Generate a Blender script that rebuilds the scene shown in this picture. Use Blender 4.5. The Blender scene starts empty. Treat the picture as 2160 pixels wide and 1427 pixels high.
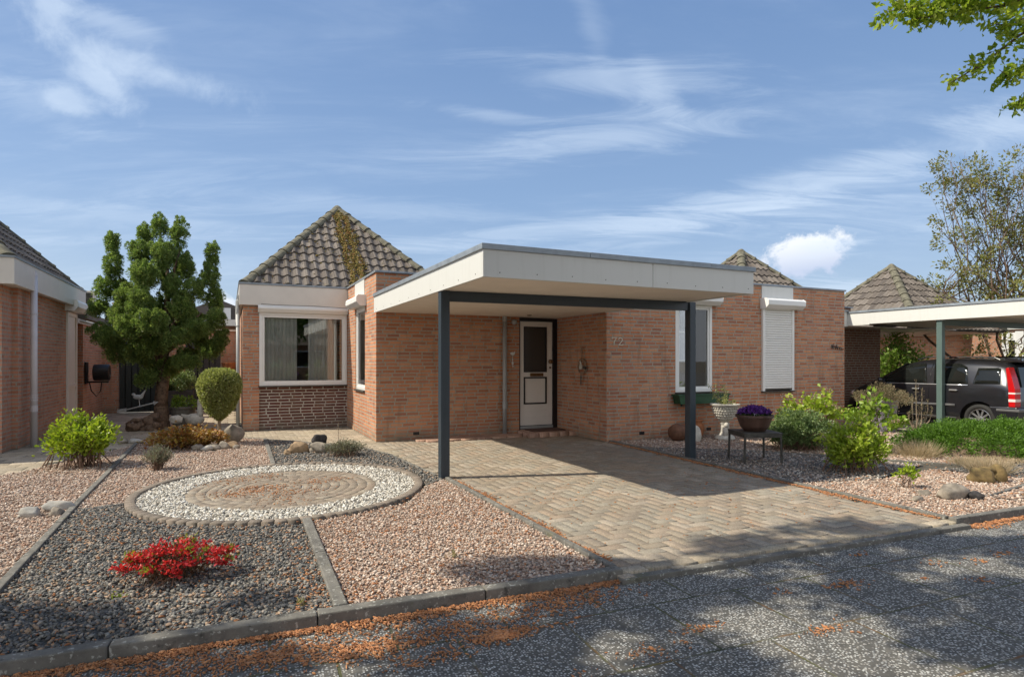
import bpy, bmesh, math, random
import numpy as np
from mathutils import Vector, Matrix
R = math.radians
random.seed(7)
RNG = np.random.default_rng(7)
sc = bpy.context.scene
COL = sc.collection

# ------------------------------------------------------------------ camera
YAW = R(25.25)
EYE = 1.4
cd = bpy.data.cameras.new('camera'); cam = bpy.data.objects.new('camera', cd); COL.objects.link(cam)
cam.location = (0, 0, EYE); cam.rotation_euler = (R(90), 0, -YAW)
cd.sensor_width = 36; cd.lens = 1270 / 2160 * 36; cd.shift_y = 47.5 / 2160
cd.clip_start = 0.05; cd.clip_end = 3000
sc.camera = cam
# ------------------------------------------------------------------ sun direction (from the carport's shadow on the drive)
SUN = Vector((-0.87, 0.26, 1.0)).normalized()
sun_el = math.asin(SUN.z); sun_az = math.atan2(SUN.x, SUN.y)      # from +Y towards +X
sl = bpy.data.lights.new('sun', 'SUN'); sl.energy = 3.5; sl.angle = R(0.6); sl.color = (1.0, 0.92, 0.76)
so = bpy.data.objects.new('sun', sl); COL.objects.link(so)
so.rotation_euler = (-SUN).to_track_quat('-Z', 'Y').to_euler(); so.location = (-20, 10, 30)
# ------------------------------------------------------------------ exposure
sc.view_settings.view_transform = 'Standard'; sc.view_settings.look = 'None'
sc.view_settings.exposure = 0.70; sc.view_settings.gamma = 1.0
sc.render.engine = 'CYCLES'
sc.cycles.max_bounces = 7; sc.cycles.transparent_max_bounces = 12
sc.cycles.caustics_reflective = False; sc.cycles.caustics_refractive = False

# camera ray helpers: used to measure where things stand
FW = Vector((math.sin(YAW), math.cos(YAW), 0)); RT = Vector((math.cos(YAW), -math.sin(YAW), 0))
def pd(x, y, D):
    return Vector((0, 0, EYE)) + (FW + RT * ((x - 1080) / 1270) + Vector((0, 0, (761 - y) / 1270))) * D
def gp(x, y, z=0.0):
    return pd(x, y, (z - EYE) / ((761 - y) / 1270))

# ------------------------------------------------------------------ node helper
class N:
    def __init__(s, tree): s.t = tree; s.x = 0
    def n(s, typ, **kw):
        nd = s.t.nodes.new(typ)
        ins = kw.pop('ins', {})
        for k, v in kw.items(): setattr(nd, k, v)
        for k, v in ins.items(): s.set(nd, k, v)
        return nd
    def set(s, nd, k, v):
        sock = nd.inputs[k]
        if isinstance(v, bpy.types.NodeSocket): s.t.links.new(v, sock)
        elif isinstance(v, bpy.types.Node): s.t.links.new(v.outputs[0], sock)
        else:
            if hasattr(sock.default_value, '__len__') and not isinstance(v, (int, float)) and len(v) == 3 and len(sock.default_value) == 4: v = (*v, 1)
            sock.default_value = v
    def m(s, op, a, b=0.0, c=None, clamp=False):
        nd = s.n('ShaderNodeMath', operation=op, use_clamp=clamp); s.set(nd, 0, a); s.set(nd, 1, b)
        if c is not None: s.set(nd, 2, c)
        return nd.outputs[0]
    def vm(s, op, a, b=(0, 0, 0)):
        nd = s.n('ShaderNodeVectorMath', operation=op); s.set(nd, 0, a); s.set(nd, 1, b)
        return nd.outputs['Value'] if op in ('DOT_PRODUCT', 'LENGTH', 'DISTANCE') else nd.outputs[0]
    def mix(s, f, a, b, mode='MIX'):
        nd = s.n('ShaderNodeMix', data_type='RGBA', blend_type=mode); s.set(nd, 0, f); s.set(nd, 6, a); s.set(nd, 7, b)
        return nd.outputs[2]
    def noise(s, vec, scale, detail=3, rough=0.55, out=0, dist=0.0):
        nd = s.n('ShaderNodeTexNoise'); s.set(nd, 'Vector', vec); s.set(nd, 'Scale', scale); s.set(nd, 'Detail', detail)
        s.set(nd, 'Roughness', rough); s.set(nd, 'Distortion', dist); return nd.outputs[out]
    def vor(s, vec, scale, feature='F1', out=0, dim='3D'):
        nd = s.n('ShaderNodeTexVoronoi', feature=feature, voronoi_dimensions=dim); s.set(nd, 'Vector', vec); s.set(nd, 'Scale', scale); return nd.outputs[out]
    def ramp(s, f, stops, interp='LINEAR'):
        nd = s.n('ShaderNodeValToRGB'); s.set(nd, 0, f); cr = nd.color_ramp; cr.interpolation = interp
        while len(cr.elements) < len(stops): cr.elements.new(0.5)
        for e, (p, c) in zip(cr.elements, stops):
            e.position = p; e.color = (*c, 1) if len(c) == 3 else c
        return nd.outputs[0]
    def mr(s, v, a, b, c=0.0, d=1.0, smooth=False):
        nd = s.n('ShaderNodeMapRange'); nd.clamp = True
        if smooth: nd.interpolation_type = 'SMOOTHSTEP'
        for i, q in enumerate((v, a, b, c, d)): s.set(nd, i, q)
        return nd.outputs[0]
    def bump(s, h, strength=0.3, dist=0.01):
        nd = s.n('ShaderNodeBump'); s.set(nd, 'Height', h); s.set(nd, 'Strength', strength); s.set(nd, 'Distance', dist); return nd.outputs[0]

def mat(name):
    m = bpy.data.materials.new(name); m.use_nodes = True
    t = m.node_tree; t.nodes.clear(); k = N(t)
    out = k.n('ShaderNodeOutputMaterial'); p = k.n('ShaderNodeBsdfPrincipled')
    t.links.new(p.outputs[0], out.inputs[0]); k.p = p; k.out = out
    return m, k
def obc(k): return k.n('ShaderNodeTexCoord').outputs['Object']
def island(k): return k.n('ShaderNodeNewGeometry').outputs['Random Per Island']

# ------------------------------------------------------------------ world: Nishita sky with thin clouds
w = bpy.data.worlds.new('World'); sc.world = w; w.use_nodes = True
wt = w.node_tree; wt.nodes.clear(); k = N(wt)
wo = k.n('ShaderNodeOutputWorld'); bg = k.n('ShaderNodeBackground'); wt.links.new(bg.outputs[0], wo.inputs[0])
sky = k.n('ShaderNodeTexSky', sky_type='NISHITA'); sky.sun_disc = False
sky.sun_elevation = sun_el; sky.sun_rotation = sun_az; sky.altitude = 0; sky.air_density = 1.0; sky.dust_density = 1.6; sky.ozone_density = 1.6
dirv = k.n('ShaderNodeTexCoord').outputs['Generated']
sep = k.n('ShaderNodeSeparateXYZ'); k.set(sep, 0, dirv)
zz = k.m('MAXIMUM', sep.outputs[2], 0.03)
fd = k.vm('DOT_PRODUCT', dirv, tuple(FW)); rd = k.vm('DOT_PRODUCT', dirv, tuple(RT))
den = k.m('ADD', zz, 0.12)
cx_ = k.m('DIVIDE', rd, den); cy_ = k.m('DIVIDE', fd, den)
cv = k.n('ShaderNodeCombineXYZ'); k.set(cv, 0, cx_); k.set(cv, 1, cy_)
mp = k.n('ShaderNodeMapping'); k.set(mp, 0, cv.outputs[0]); mp.inputs['Rotation'].default_value = (0, 0, R(-12)); mp.inputs['Scale'].default_value = (0.35, 1.0, 1)
wisp = k.noise(mp.outputs[0], 1.3, 7, 0.62, dist=0.5)
wisp2 = k.noise(mp.outputs[0], 0.5, 2, 0.5)
wisp3 = k.noise(mp.outputs[0], 4.5, 8, 0.66, dist=1.2)
wf = k.m('MULTIPLY', k.m('MULTIPLY', k.mr(wisp, 0.42, 0.75, 0, 1, True), k.mr(wisp3, .36, .62, .15, 1.0, True)), k.mr(wisp2, 0.35, 0.60, 0.25, 1, True))
air = k.ramp(sep.outputs[2], [(0.0, (.49, .61, .78)), (.10, (.39, .52, .72)), (.25, (.255, .40, .65)), (.5, (.17, .30, .56)), (1.0, (.11, .22, .46))])
air = k.vm('SCALE', air, (0, 0, 0)); air.node.inputs['Scale'].default_value = 6.6
skyc = k.mix(.72, sky.outputs[0], air)
skyc = k.mix(k.m('MULTIPLY', wf, 0.42), skyc, (5.2, 6.0, 7.0))
# unseen broken cloud added behind the camera to brighten the shaded front walls
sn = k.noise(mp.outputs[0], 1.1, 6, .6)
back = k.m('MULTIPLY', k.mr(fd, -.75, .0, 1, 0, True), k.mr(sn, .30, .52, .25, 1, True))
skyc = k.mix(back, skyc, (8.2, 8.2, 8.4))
# cumulus puffs and cirrus streaks: (pixel x, y, half width, half height, amount, noise scale, tilt)
CL = [(1690, 536, 105, 38, 1.0, 16, -.1), (1745, 520, 60, 16, .5, 16, 0), (112, 14, 50, 56, .62, 18, .1), (225, 42, 90, 26, .45, 14, .1), (345, 158, 125, 34, .65, 12, .08),
      (225, 185, 62, 38, .65, 16, .4), (130, 205, 45, 22, .6, 14, 0), (1280, 165, 240, 42, .42, 5, .1), (1300, 285, 200, 34, .5, 5, -.05), (1030, 240, 110, 14, .3, 7, .1),
      (1560, 425, 420, 38, .38, 4, -.2), (1150, 490, 350, 22, .4, 4, -.08), (60, 212, 120, 40, .3, 5, .1), (1250, 60, 30, 110, .18, 4, -.35), (1390, 190, 30, 90, .3, 5, -.6),
      (1900, 340, 330, 42, .35, 4, -.18), (1750, 615, 120, 22, .5, 9, 0), (480, 650, 40, 34, .8, 12, 0), (780, 440, 300, 22, .22, 4, 0), (300, 460, 400, 22, .2, 4, 0)]
for (x, y, sx, sy, amt, ns, tilt) in CL:
    c = (pd(x, y, 1) - Vector((0, 0, EYE))).normalized()
    up = Vector((0, 0, 1)); up = (up - c * up.dot(c)).normalized(); rt = c.cross(up).normalized()
    ca, sa = math.cos(tilt), math.sin(tilt)
    a1 = rt * ca - up * sa; a2 = up * ca + rt * sa
    dl = (pd(x, y, 1) - Vector((0, 0, EYE))).length
    u = k.m('DIVIDE', k.m('SUBTRACT', k.vm('DOT_PRODUCT', dirv, tuple(a1)), c.dot(a1)), sx / 1270 / dl)
    v = k.m('DIVIDE', k.m('SUBTRACT', k.vm('DOT_PRODUCT', dirv, tuple(a2)), c.dot(a2)), sy / 1270 / dl)
    front = k.m('GREATER_THAN', k.vm('DOT_PRODUCT', dirv, tuple(c)), 0)
    r = k.m('SQRT', k.m('ADD', k.m('MULTIPLY', u, u), k.m('MULTIPLY', v, v)))
    nz = k.noise(dirv, ns, 8, 0.62, dist=0.3) if amt > .55 else wisp3
    e = k.m('ADD', r, k.m('MULTIPLY', k.m('SUBTRACT', nz, 0.5), -3.6 if amt > .55 else -3.4))
    sharp = 0.75 if amt > 0.7 else 1.9
    f = k.m('MULTIPLY', k.mr(e, 1.0 - sharp * .5, 1.0 + sharp * .3, 1, 0, True), k.m('MULTIPLY', front, amt * (.9 if amt > .7 else .75)))
    ccol = k.mix(k.mr(v, -0.9, 0.6), (4.0, 4.5, 5.7), (6.4, 6.6, 6.9)) if amt > .7 else (4.9, 5.7, 6.7)
    skyc = k.mix(f, skyc, ccol)
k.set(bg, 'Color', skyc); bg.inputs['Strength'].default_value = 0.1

# ------------------------------------------------------------------ tags
def tag(o, label=None, cat=None, group=None, kind=None):
    if label: o['label'] = label
    if cat: o['category'] = cat
    if group: o['group'] = group
    if kind: o['kind'] = kind
    return o
def thing(name, label, cat, loc=(0, 0, 0), rz=0.0, group=None):
    o = bpy.data.objects.new(name, None); COL.objects.link(o); o.location = loc; o.rotation_euler = (0, 0, rz)
    o.empty_display_size = 0.2
    return tag(o, label, cat, group)

# ------------------------------------------------------------------ mesh builder
class MB:
    def __init__(s): s.v = []; s.f = []
    def add(s, vs, fs):
        b = len(s.v); s.v += [tuple(p) for p in vs]; s.f += [tuple(i + b for i in q) for q in fs]; return s
    def box(s, x0, x1, y0, y1, z0, z1):
        return s.add([(x, y, z) for z in (z0, z1) for (x, y) in ((x0, y0), (x1, y0), (x1, y1), (x0, y1))],
                     [(0, 3, 2, 1), (4, 5, 6, 7), (0, 1, 5, 4), (1, 2, 6, 5), (2, 3, 7, 6), (3, 0, 4, 7)])
    def obox(s, p, q, w_, z0, z1):          # a bar on the ground from p to q, width w_
        p = Vector(p[:2]); q = Vector(q[:2]); d = (q - p).normalized(); n = Vector((-d.y, d.x)) * w_ / 2
        c = [p - n, q - n, q + n, p + n]
        return s.add([(a.x, a.y, z) for z in (z0, z1) for a in c], [(0, 3, 2, 1), (4, 5, 6, 7), (0, 1, 5, 4), (1, 2, 6, 5), (2, 3, 7, 6), (3, 0, 4, 7)])
    def tube(s, pts, r, n=8, cap=True):
        pts = [Vector(p) for p in pts]; rr = r if hasattr(r, '__len__') else [r] * len(pts)
        rings = []
        for i, p in enumerate(pts):
            d = (pts[min(i + 1, len(pts) - 1)] - pts[max(i - 1, 0)]).normalized()
            a = Vector((0, 0, 1)) if abs(d.z) < 0.9 else Vector((1, 0, 0))
            u = d.cross(a).normalized(); v = d.cross(u)
            rings.append([p + (u * math.cos(2 * math.pi * j / n) + v * math.sin(2 * math.pi * j / n)) * rr[i] for j in range(n)])
        vs = [q for ring in rings for q in ring]
        fs = [(i * n + j, i * n + (j + 1) % n, (i + 1) * n + (j + 1) % n, (i + 1) * n + j) for i in range(len(pts) - 1) for j in range(n)]
        if cap: fs += [tuple(range(n))[::-1], tuple((len(pts) - 1) * n + j for j in range(n))]
        return s.add(vs, fs)
    def lathe(s, prof, c=(0, 0, 0), n=24, sx=1, sy=1):
        vs = []; fs = []
        for (r, z) in prof:
            for j in range(n):
                a = 2 * math.pi * j / n; vs.append((c[0] + r * math.cos(a) * sx, c[1] + r * math.sin(a) * sy, c[2] + z))
        for i in range(len(prof) - 1):
            for j in range(n): fs.append((i * n + j, i * n + (j + 1) % n, (i + 1) * n + (j + 1) % n, (i + 1) * n + j))
        fs.append(tuple(range(n))[::-1]); fs.append(tuple((len(prof) - 1) * n + j for j in range(n)))
        return s.add(vs, fs)
    def prism(s, poly, y0, y1, axis='y'):   # polygon in (x, z) extruded along y, or (y, z) along x, or (x, y) along z
        n = len(poly)
        def P(a, b, t): return (a, t, b) if axis == 'y' else ((t, a, b) if axis == 'x' else (a, b, t))
        vs = [P(a, b, y0) for a, b in poly] + [P(a, b, y1) for a, b in poly]
        return s.add(vs, [tuple(range(n)), tuple(range(n, 2 * n))[::-1]] + [(i, (i + 1) % n, n + (i + 1) % n, n + i) for i in range(n)])
    def ell(s, c, r, n=12, m=8, noise=0.0, seed=0, flat=None):
        rg = random.Random(seed); ph = [(rg.uniform(0, 6.28), rg.uniform(0, 6.28), rg.uniform(1.3, 3.2), rg.uniform(1.3, 3.2)) for _ in range(4)]
        vs = []; fs = []
        for i in range(m + 1):
            t = math.pi * i / m
            for j in range(n):
                a = 2 * math.pi * j / n; d = Vector((math.sin(t) * math.cos(a), math.sin(t) * math.sin(a), math.cos(t)))
                q = 1 + noise * sum(math.sin(p0 + p2 * (d.x * 1.3 + d.z)) * math.cos(p1 + p3 * (d.y - .7 * d.z)) for p0, p1, p2, p3 in ph) / 1.6
                z = c[2] + d.z * r[2] * q
                if flat is not None: z = max(z, flat)
                vs.append((c[0] + d.x * r[0] * q, c[1] + d.y * r[1] * q, z))
        for i in range(m):
            for j in range(n): fs.append((i * n + j, i * n + (j + 1) % n, (i + 1) * n + (j + 1) % n, (i + 1) * n + j)[::-1])
        return s.add(vs, fs)
def recalc(me):
    bm = bmesh.new(); bm.from_mesh(me)
    bmesh.ops.remove_doubles(bm, verts=bm.verts, dist=1e-5)
    bmesh.ops.recalc_face_normals(bm, faces=bm.faces); bm.to_mesh(me); bm.free()
def obj(name, mb, m, parent=None, bevel=0.0, smooth=False, world=False, fix=False, seg=2):
    me = bpy.data.meshes.new(name); vs = mb.v
    if world and parent is not None:
        root = parent
        while root.parent: root = root.parent
        inv = (Matrix.Translation(root.location) @ root.rotation_euler.to_matrix().to_4x4()).inverted()
        vs = [tuple(inv @ Vector(p)) for p in vs]
    me.from_pydata(vs, [], mb.f); me.update()
    if fix: recalc(me)
    me.materials.append(m)
    if smooth: me.shade_smooth()
    o = bpy.data.objects.new(name, me); COL.objects.link(o); o.parent = parent
    if bevel:
        b = o.modifiers.new('bevel', 'BEVEL'); b.width = bevel; b.segments = seg; b.limit_method = 'ANGLE'; b.angle_limit = R(40)
    return o
def npmesh(name, V, F, m, parent=None, smooth=False):   # V (n,3), F (m,k) numpy
    me = bpy.data.meshes.new(name); kk = F.shape[1]
    me.vertices.add(len(V)); me.vertices.foreach_set('co', V.astype(np.float32).ravel())
    me.loops.add(F.size); me.loops.foreach_set('vertex_index', F.astype(np.int32).ravel())
    me.polygons.add(len(F)); me.polygons.foreach_set('loop_start', np.arange(0, F.size, kk, dtype=np.int32))
    me.polygons.foreach_set('loop_total', np.full(len(F), kk, dtype=np.int32))
    me.update(calc_edges=True); me.validate()
    me.materials.append(m)
    if smooth: me.shade_smooth()
    o = bpy.data.objects.new(name, me); COL.objects.link(o); o.parent = parent
    return o

# ------------------------------------------------------------------ materials
def simple(name, col, rough=0.6, metal=0.0, var=0.06, scale=3.0, bump=0.0, spec=0.5, dirt=0.0, dirtcol=(.2, .19, .16)):
    m, k = mat(name); c = obc(k)
    n1 = k.noise(c, scale, 5, .6)
    dark = tuple(x * (1 - var * 2) for x in col); lite = tuple(min(1, x * (1 + var * 1.2)) for x in col)
    cc = k.ramp(n1, [(.3, dark), (.7, lite)])
    if dirt:
        n2 = k.noise(c, scale * 5, 6, .7); cc = k.mix(k.mr(n2, .55, .75, 0, dirt), cc, dirtcol)
    k.set(k.p, 'Base Color', cc); k.set(k.p, 'Roughness', k.mr(n1, 0, 1, rough * .85, min(1, rough * 1.15)))
    k.set(k.p, 'Metallic', metal); k.set(k.p, 'Specular IOR Level', spec)
    if bump: k.set(k.p, 'Normal', k.bump(k.noise(c, 120, 3), bump, .002))
    return m
def brick_mat(name, tones, mortar=(.42, .38, .31), joint=.011, seedoff=0.0):
    m, k = mat(name); tc = k.n('ShaderNodeTexCoord'); c = tc.outputs['Object']
    sp = k.n('ShaderNodeSeparateXYZ'); k.set(sp, 0, c); sn = k.n('ShaderNodeSeparateXYZ'); k.set(sn, 0, tc.outputs['Normal'])
    isx = k.m('GREATER_THAN', k.m('ABSOLUTE', sn.outputs[0]), .5)
    u = k.m('ADD', k.m('MULTIPLY', sp.outputs[1], isx), k.m('MULTIPLY', sp.outputs[0], k.m('SUBTRACT', 1, isx)))
    z = k.m('ADD', sp.outputs[2], 3.0)
    wob = k.m('MULTIPLY', k.m('SUBTRACT', k.noise(c, 7, 2), .5), .009)
    zw = k.m('ADD', z, wob)
    row = k.m('FLOOR', k.m('DIVIDE', zw, .0625))
    wn = k.n('ShaderNodeTexWhiteNoise', noise_dimensions='1D'); k.set(wn, 'W', k.m('ADD', row, seedoff))
    uu = k.m('ADD', k.m('ADD', u, 40.0), k.m('MULTIPLY', wn.outputs[0], .22))
    cb = k.n('ShaderNodeCombineXYZ'); k.set(cb, 0, uu); k.set(cb, 1, zw)
    br = k.n('ShaderNodeTexBrick', offset=.5, squash=1.0, ins={'Vector': cb.outputs[0], 'Scale': 1.0, 'Mortar Size': joint, 'Mortar Smooth': .25, 'Bias': 0.0, 'Brick Width': .222, 'Row Height': .0625,
             'Color1': (0, 0, 0), 'Color2': (1, 1, 1), 'Mortar': (.5, .5, .5)})
    # half headers: some stretchers split in two
    bc = k.ramp(br.outputs[0], [(i / (len(tones) - 1), t) for i, t in enumerate(tones)])
    big = k.noise(c, .9, 3); bc = k.mix(k.mr(big, .35, .7, 0, .35), bc, tuple(x * .82 for x in tones[0]))
    grain = k.noise(c, 90, 4, .7); bc = k.mix(.35, bc, k.ramp(grain, [(.3, (.35, .35, .35)), (.75, (.9, .9, .9))]), 'OVERLAY')
    mc = k.ramp(k.noise(c, 25, 4), [(.3, tuple(x * .75 for x in mortar)), (.7, mortar)])
    cc = k.mix(br.outputs['Fac'], bc, mc)
    # lime bloom and green-grey damp near the ground, patches of pale bloom
    low = k.m('MULTIPLY', k.mr(z, 3.0, 3.28, 1, 0, True), k.mr(k.noise(c, 4, 4), .35, .65, .15, .8))
    cc = k.mix(low, cc, (.22, .20, .155))
    sm_ = k.n('ShaderNodeMapping'); k.set(sm_, 0, c); sm_.inputs['Scale'].default_value = (5, 5, .7)
    cc = k.mix(k.mr(k.noise(sm_.outputs[0], 1.6, 4, .6), .54, .72, 0, .42), cc, (.19, .125, .085))
    pb = k.mr(k.noise(c, 2.3, 6, .7), .60, .75, 0, .35); cc = k.mix(pb, cc, (.46, .38, .31))
    k.set(k.p, 'Base Color', cc); k.set(k.p, 'Roughness', .9); k.set(k.p, 'Specular IOR Level', .25)
    h = k.m('ADD', k.m('MULTIPLY', k.m('SUBTRACT', 1, br.outputs['Fac']), 1.0), k.m('MULTIPLY', grain, .35))
    k.set(k.p, 'Normal', k.bump(h, .8, .006))
    return m
M = {}
M['brick'] = brick_mat('brick_red', [(.38, .145, .075), (.52, .22, .112), (.58, .265, .14), (.42, .18, .115), (.58, .30, .17), (.32, .14, .095), (.55, .225, .11)])
M['brick_left'] = brick_mat('brick_pinkish', [(.38, .165, .10), (.48, .225, .14), (.54, .265, .17), (.40, .19, .13)], seedoff=9)
M['brick_dark'] = brick_mat('brick_dark_panel', [(.085, .03, .028), (.14, .05, .042), (.11, .055, .045), (.18, .075, .055)], mortar=(.50, .47, .42), joint=.012, seedoff=3)
M['brick_brown'] = brick_mat('brick_brown', [(.22, .10, .065), (.28, .13, .08), (.25, .13, .09)], seedoff=5)
M['white'] = simple('white_board', (.66, .665, .64), .45, var=.02, dirt=.12, dirtcol=(.55, .52, .45))
m, k = mat('weathered_white_board'); c = obc(k); sm_ = k.n('ShaderNodeMapping'); k.set(sm_, 0, c); sm_.inputs['Scale'].default_value = (9, 9, .8)
cc = k.mix(k.mr(k.noise(sm_.outputs[0], 1.5, 5, .65), .5, .72, 0, .22), (.67, .675, .65), (.50, .50, .46)); cc = k.mix(k.mr(k.noise(c, 60, 3), .70, .76, 0, .5), cc, (.3, .29, .25))
k.set(k.p, 'Base Color', cc); k.set(k.p, 'Roughness', .42); M['white'] = m
M['upvc'] = simple('white_frame', (.80, .80, .78), .3, var=.01)
M['cream'] = simple('cream_paint', (.70, .66, .60), .4, var=.03)
M['soffit'] = simple('soffit_paint', (.88, .80, .71), .5, var=.03)
M['zinc'] = simple('zinc_trim', (.30, .34, .38), .45, .3, .12, 6)
M['darkpost'] = simple('dark_blue_grey_paint', (.035, .05, .065), .35, var=.05, dirt=.15, dirtcol=(.09, .1, .1))
M['darkpost_green'] = simple('green_grey_paint', (.10, .15, .14), .4, var=.05)
M['black'] = simple('black_paint', (.012, .012, .014), .35)
M['greypipe'] = simple('grey_plastic_pipe', (.34, .35, .35), .45, var=.06, dirt=.2)
M['palepipe'] = simple('pale_plastic_pipe', (.60, .58, .60), .4, var=.05, dirt=.1)
M['rubber'] = simple('black_rubber', (.02, .02, .02), .8)
M['terracotta'] = simple('terracotta', (.36, .14, .06), .85, var=.2, scale=12, bump=.2)
M['terracotta_brown'] = simple('brown_glazed_clay', (.10, .055, .04), .5, var=.2, scale=10)
M['stone_white'] = simple('pale_cast_stone', (.55, .52, .46), .9, var=.15, scale=14, bump=.4, dirt=.5, dirtcol=(.25, .24, .18))
M['brass'] = simple('aged_brass', (.22, .13, .06), .4, .8, .2, 20)
M['greenpaint'] = simple('dark_green_plastic', (.015, .07, .03), .45, var=.15, scale=8)
M['gate'] = simple('dark_gate_boards', (.022, .03, .03), .6, var=.2, scale=5, dirt=.2, dirtcol=(.06, .07, .06))
M['gate2'] = simple('charcoal_gate_boards', (.035, .037, .043), .6, var=.2, scale=5, dirt=.2, dirtcol=(.06, .06, .06))
M['conc'] = simple('concrete', (.17, .158, .135), .95, var=.16, scale=4, bump=.5, dirt=.5, dirtcol=(.13, .12, .10))
m, k = mat('kerb_concrete'); c = obc(k)
cc = k.ramp(k.noise(c, 5, 6, .7), [(.3, (.10, .095, .085)), (.55, (.17, .16, .14)), (.75, (.25, .235, .205))])
cc = k.mix(k.mr(k.noise(c, 38, 4, .6), .60, .66, 0, .8), cc, (.42, .42, .38)); cc = k.mix(k.mr(k.noise(c, 11, 5, .7), .58, .68, 0, .8), cc, (.045, .045, .04)); cc = k.mix(k.mr(k.noise(c, 3, 4, .7), .6, .7, 0, .5), cc, (.12, .12, .05))
k.set(k.p, 'Base Color', cc); k.set(k.p, 'Roughness', .95); k.set(k.p, 'Normal', k.bump(k.noise(c, 60, 5, .7), .8, .006)); M['kerb'] = m
M['bark'] = simple('tree_bark', (.16, .105, .07), .95, var=.35, scale=18, bump=.8)
M['bark_light'] = simple('light_bark', (.26, .20, .14), .95, var=.25, scale=18, bump=.6)
M['stem'] = simple('brown_stem', (.20, .12, .08), .9, var=.2)
M['metal_dark'] = simple('weathered_iron', (.09, .085, .075), .6, .4, .25, 12)
M['wicker'] = simple('dry_wicker', (.30, .20, .13), .9, var=.3, scale=30)
M['grey_pot'] = simple('grey_metal_planter', (.22, .21, .24), .5, .1, .12, 6)
M['curtain'] = simple('net_curtain', (.86, .86, .84), .9, var=.03)
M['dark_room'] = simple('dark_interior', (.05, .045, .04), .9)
M['blind_lilac'] = simple('lilac_blind', (.36, .34, .46), .8)
M['mat'] = simple('coir_mat', (.10, .05, .035), .95, var=.3, scale=40)
M['bronze_digit'] = simple('cream_metal_digits', (.62, .54, .42), .4, .2)
M['orange_debris'] = None

def glass(name, tint=(.9, .92, .92), refl=.35, dark=.0):
    m, k = mat(name); t = k.t; t.nodes.remove(k.p)
    tr = k.n('ShaderNodeBsdfTransparent'); k.set(tr, 0, tint); gl = k.n('ShaderNodeBsdfGlossy'); gl.inputs['Roughness'].default_value = .01; k.set(gl, 0, (.95, .95, .95))
    lw = k.n('ShaderNodeFresnel'); lw.inputs['IOR'].default_value = 1.5
    f = k.m('ADD', k.m('MULTIPLY', lw.outputs[0], 1.0 - refl * .2), refl, clamp=True)
    mx = k.n('ShaderNodeMixShader'); k.set(mx, 0, f); t.links.new(tr.outputs[0], mx.inputs[1]); t.links.new(gl.outputs[0], mx.inputs[2])
    t.links.new(mx.outputs[0], k.out.inputs[0]); return m
M['glass'] = glass('window_glass', (.92, .94, .94), .06)
M['glass_frost'] = simple('obscured_glass', (.055, .05, .045), .25, var=.15, scale=60, bump=.6)
M['glass_car'] = simple('tinted_car_glass', (.012, .014, .013), .05, var=.1)

def leaf_mat(name, cols, trans=.35, rough=.5, spec=.4, ns=3.0, dk=.45):
    m, k = mat(name); isl = island(k)
    c = k.ramp(isl, [((i + .0) / max(1, len(cols) - 1), q) for i, q in enumerate(cols)])
    ob = obc(k); nz = k.noise(ob, ns, 2)
    c = k.mix(k.mr(nz, .38, .62, .0, dk), c, tuple(.62 * sum(q[i] for q in cols) / len(cols) for i in range(3)))
    k.set(k.p, 'Base Color', c); k.set(k.p, 'Roughness', rough); k.set(k.p, 'Specular IOR Level', spec)
    tb = k.n('ShaderNodeBsdfTranslucent'); k.set(tb, 0, k.mix(.5, c, (.75, .85, .2), 'SOFT_LIGHT'))
    mx = k.n('ShaderNodeMixShader'); mx.inputs[0].default_value = trans
    k.t.links.new(k.p.outputs[0], mx.inputs[1]); k.t.links.new(tb.outputs[0], mx.inputs[2]); k.t.links.new(mx.outputs[0], k.out.inputs[0])
    return m
LM = {}
LM['conifer'] = leaf_mat('conifer_needles', [(.09, .165, .06), (.16, .26, .08), (.27, .38, .11), (.46, .53, .18)], .45, ns=11.0, dk=.8)
LM['box'] = leaf_mat('topiary_leaves', [(.22, .26, .07), (.34, .37, .12), (.52, .52, .24), (.26, .30, .10)], .45, ns=14.0, dk=.5)
LM['lime'] = leaf_mat('lime_leaves', [(.20, .30, .02), (.30, .42, .03), (.42, .50, .05), (.26, .36, .04)], .4, .35)
LM['lav'] = leaf_mat('silver_leaves', [(.20, .21, .15), (.28, .29, .22), (.22, .20, .14)], .2, .8)
LM['orange'] = leaf_mat('orange_yellow_leaves', [(.32, .09, .03), (.46, .22, .04), (.42, .34, .08), (.30, .12, .05), (.5, .4, .22)], .3)
LM['azalea'] = leaf_mat('azalea_petals', [(.66, .03, .04), (.78, .05, .05), (.55, .03, .04), (.85, .09, .12)], .35)
LM['azlime'] = leaf_mat('azalea_green', [(.35, .42, .05), (.28, .32, .04), (.2, .16, .04)], .35)
LM['azdark'] = leaf_mat('azalea_brown', [(.14, .09, .04), (.2, .08, .05), (.11, .1, .04)], .2)
LM['skimmia'] = leaf_mat('skimmia_leaves', [(.10, .17, .06), (.17, .25, .09), (.34, .42, .20)], .3, .4)
LM['hydr'] = leaf_mat('hydrangea_leaves', [(.14, .26, .02), (.24, .38, .04), (.34, .46, .06), (.2, .3, .04)], .4, .4)
LM['hydr2'] = leaf_mat('hydrangea_yellow_leaves', [(.22, .34, .03), (.34, .46, .04), (.46, .54, .08), (.28, .38, .04)], .4, .4)
LM['dryflower'] = leaf_mat('dry_pink_flowers', [(.50, .33, .26), (.62, .44, .36), (.42, .28, .2)], .3)
LM['juniper'] = leaf_mat('juniper_needles', [(.06, .13, .015), (.10, .21, .02), (.16, .30, .03), (.08, .17, .02)], .3)
LM['grass'] = leaf_mat('dry_grass', [(.46, .34, .22), (.58, .46, .32), (.40, .31, .20), (.62, .52, .38)], .3, .8)
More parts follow.
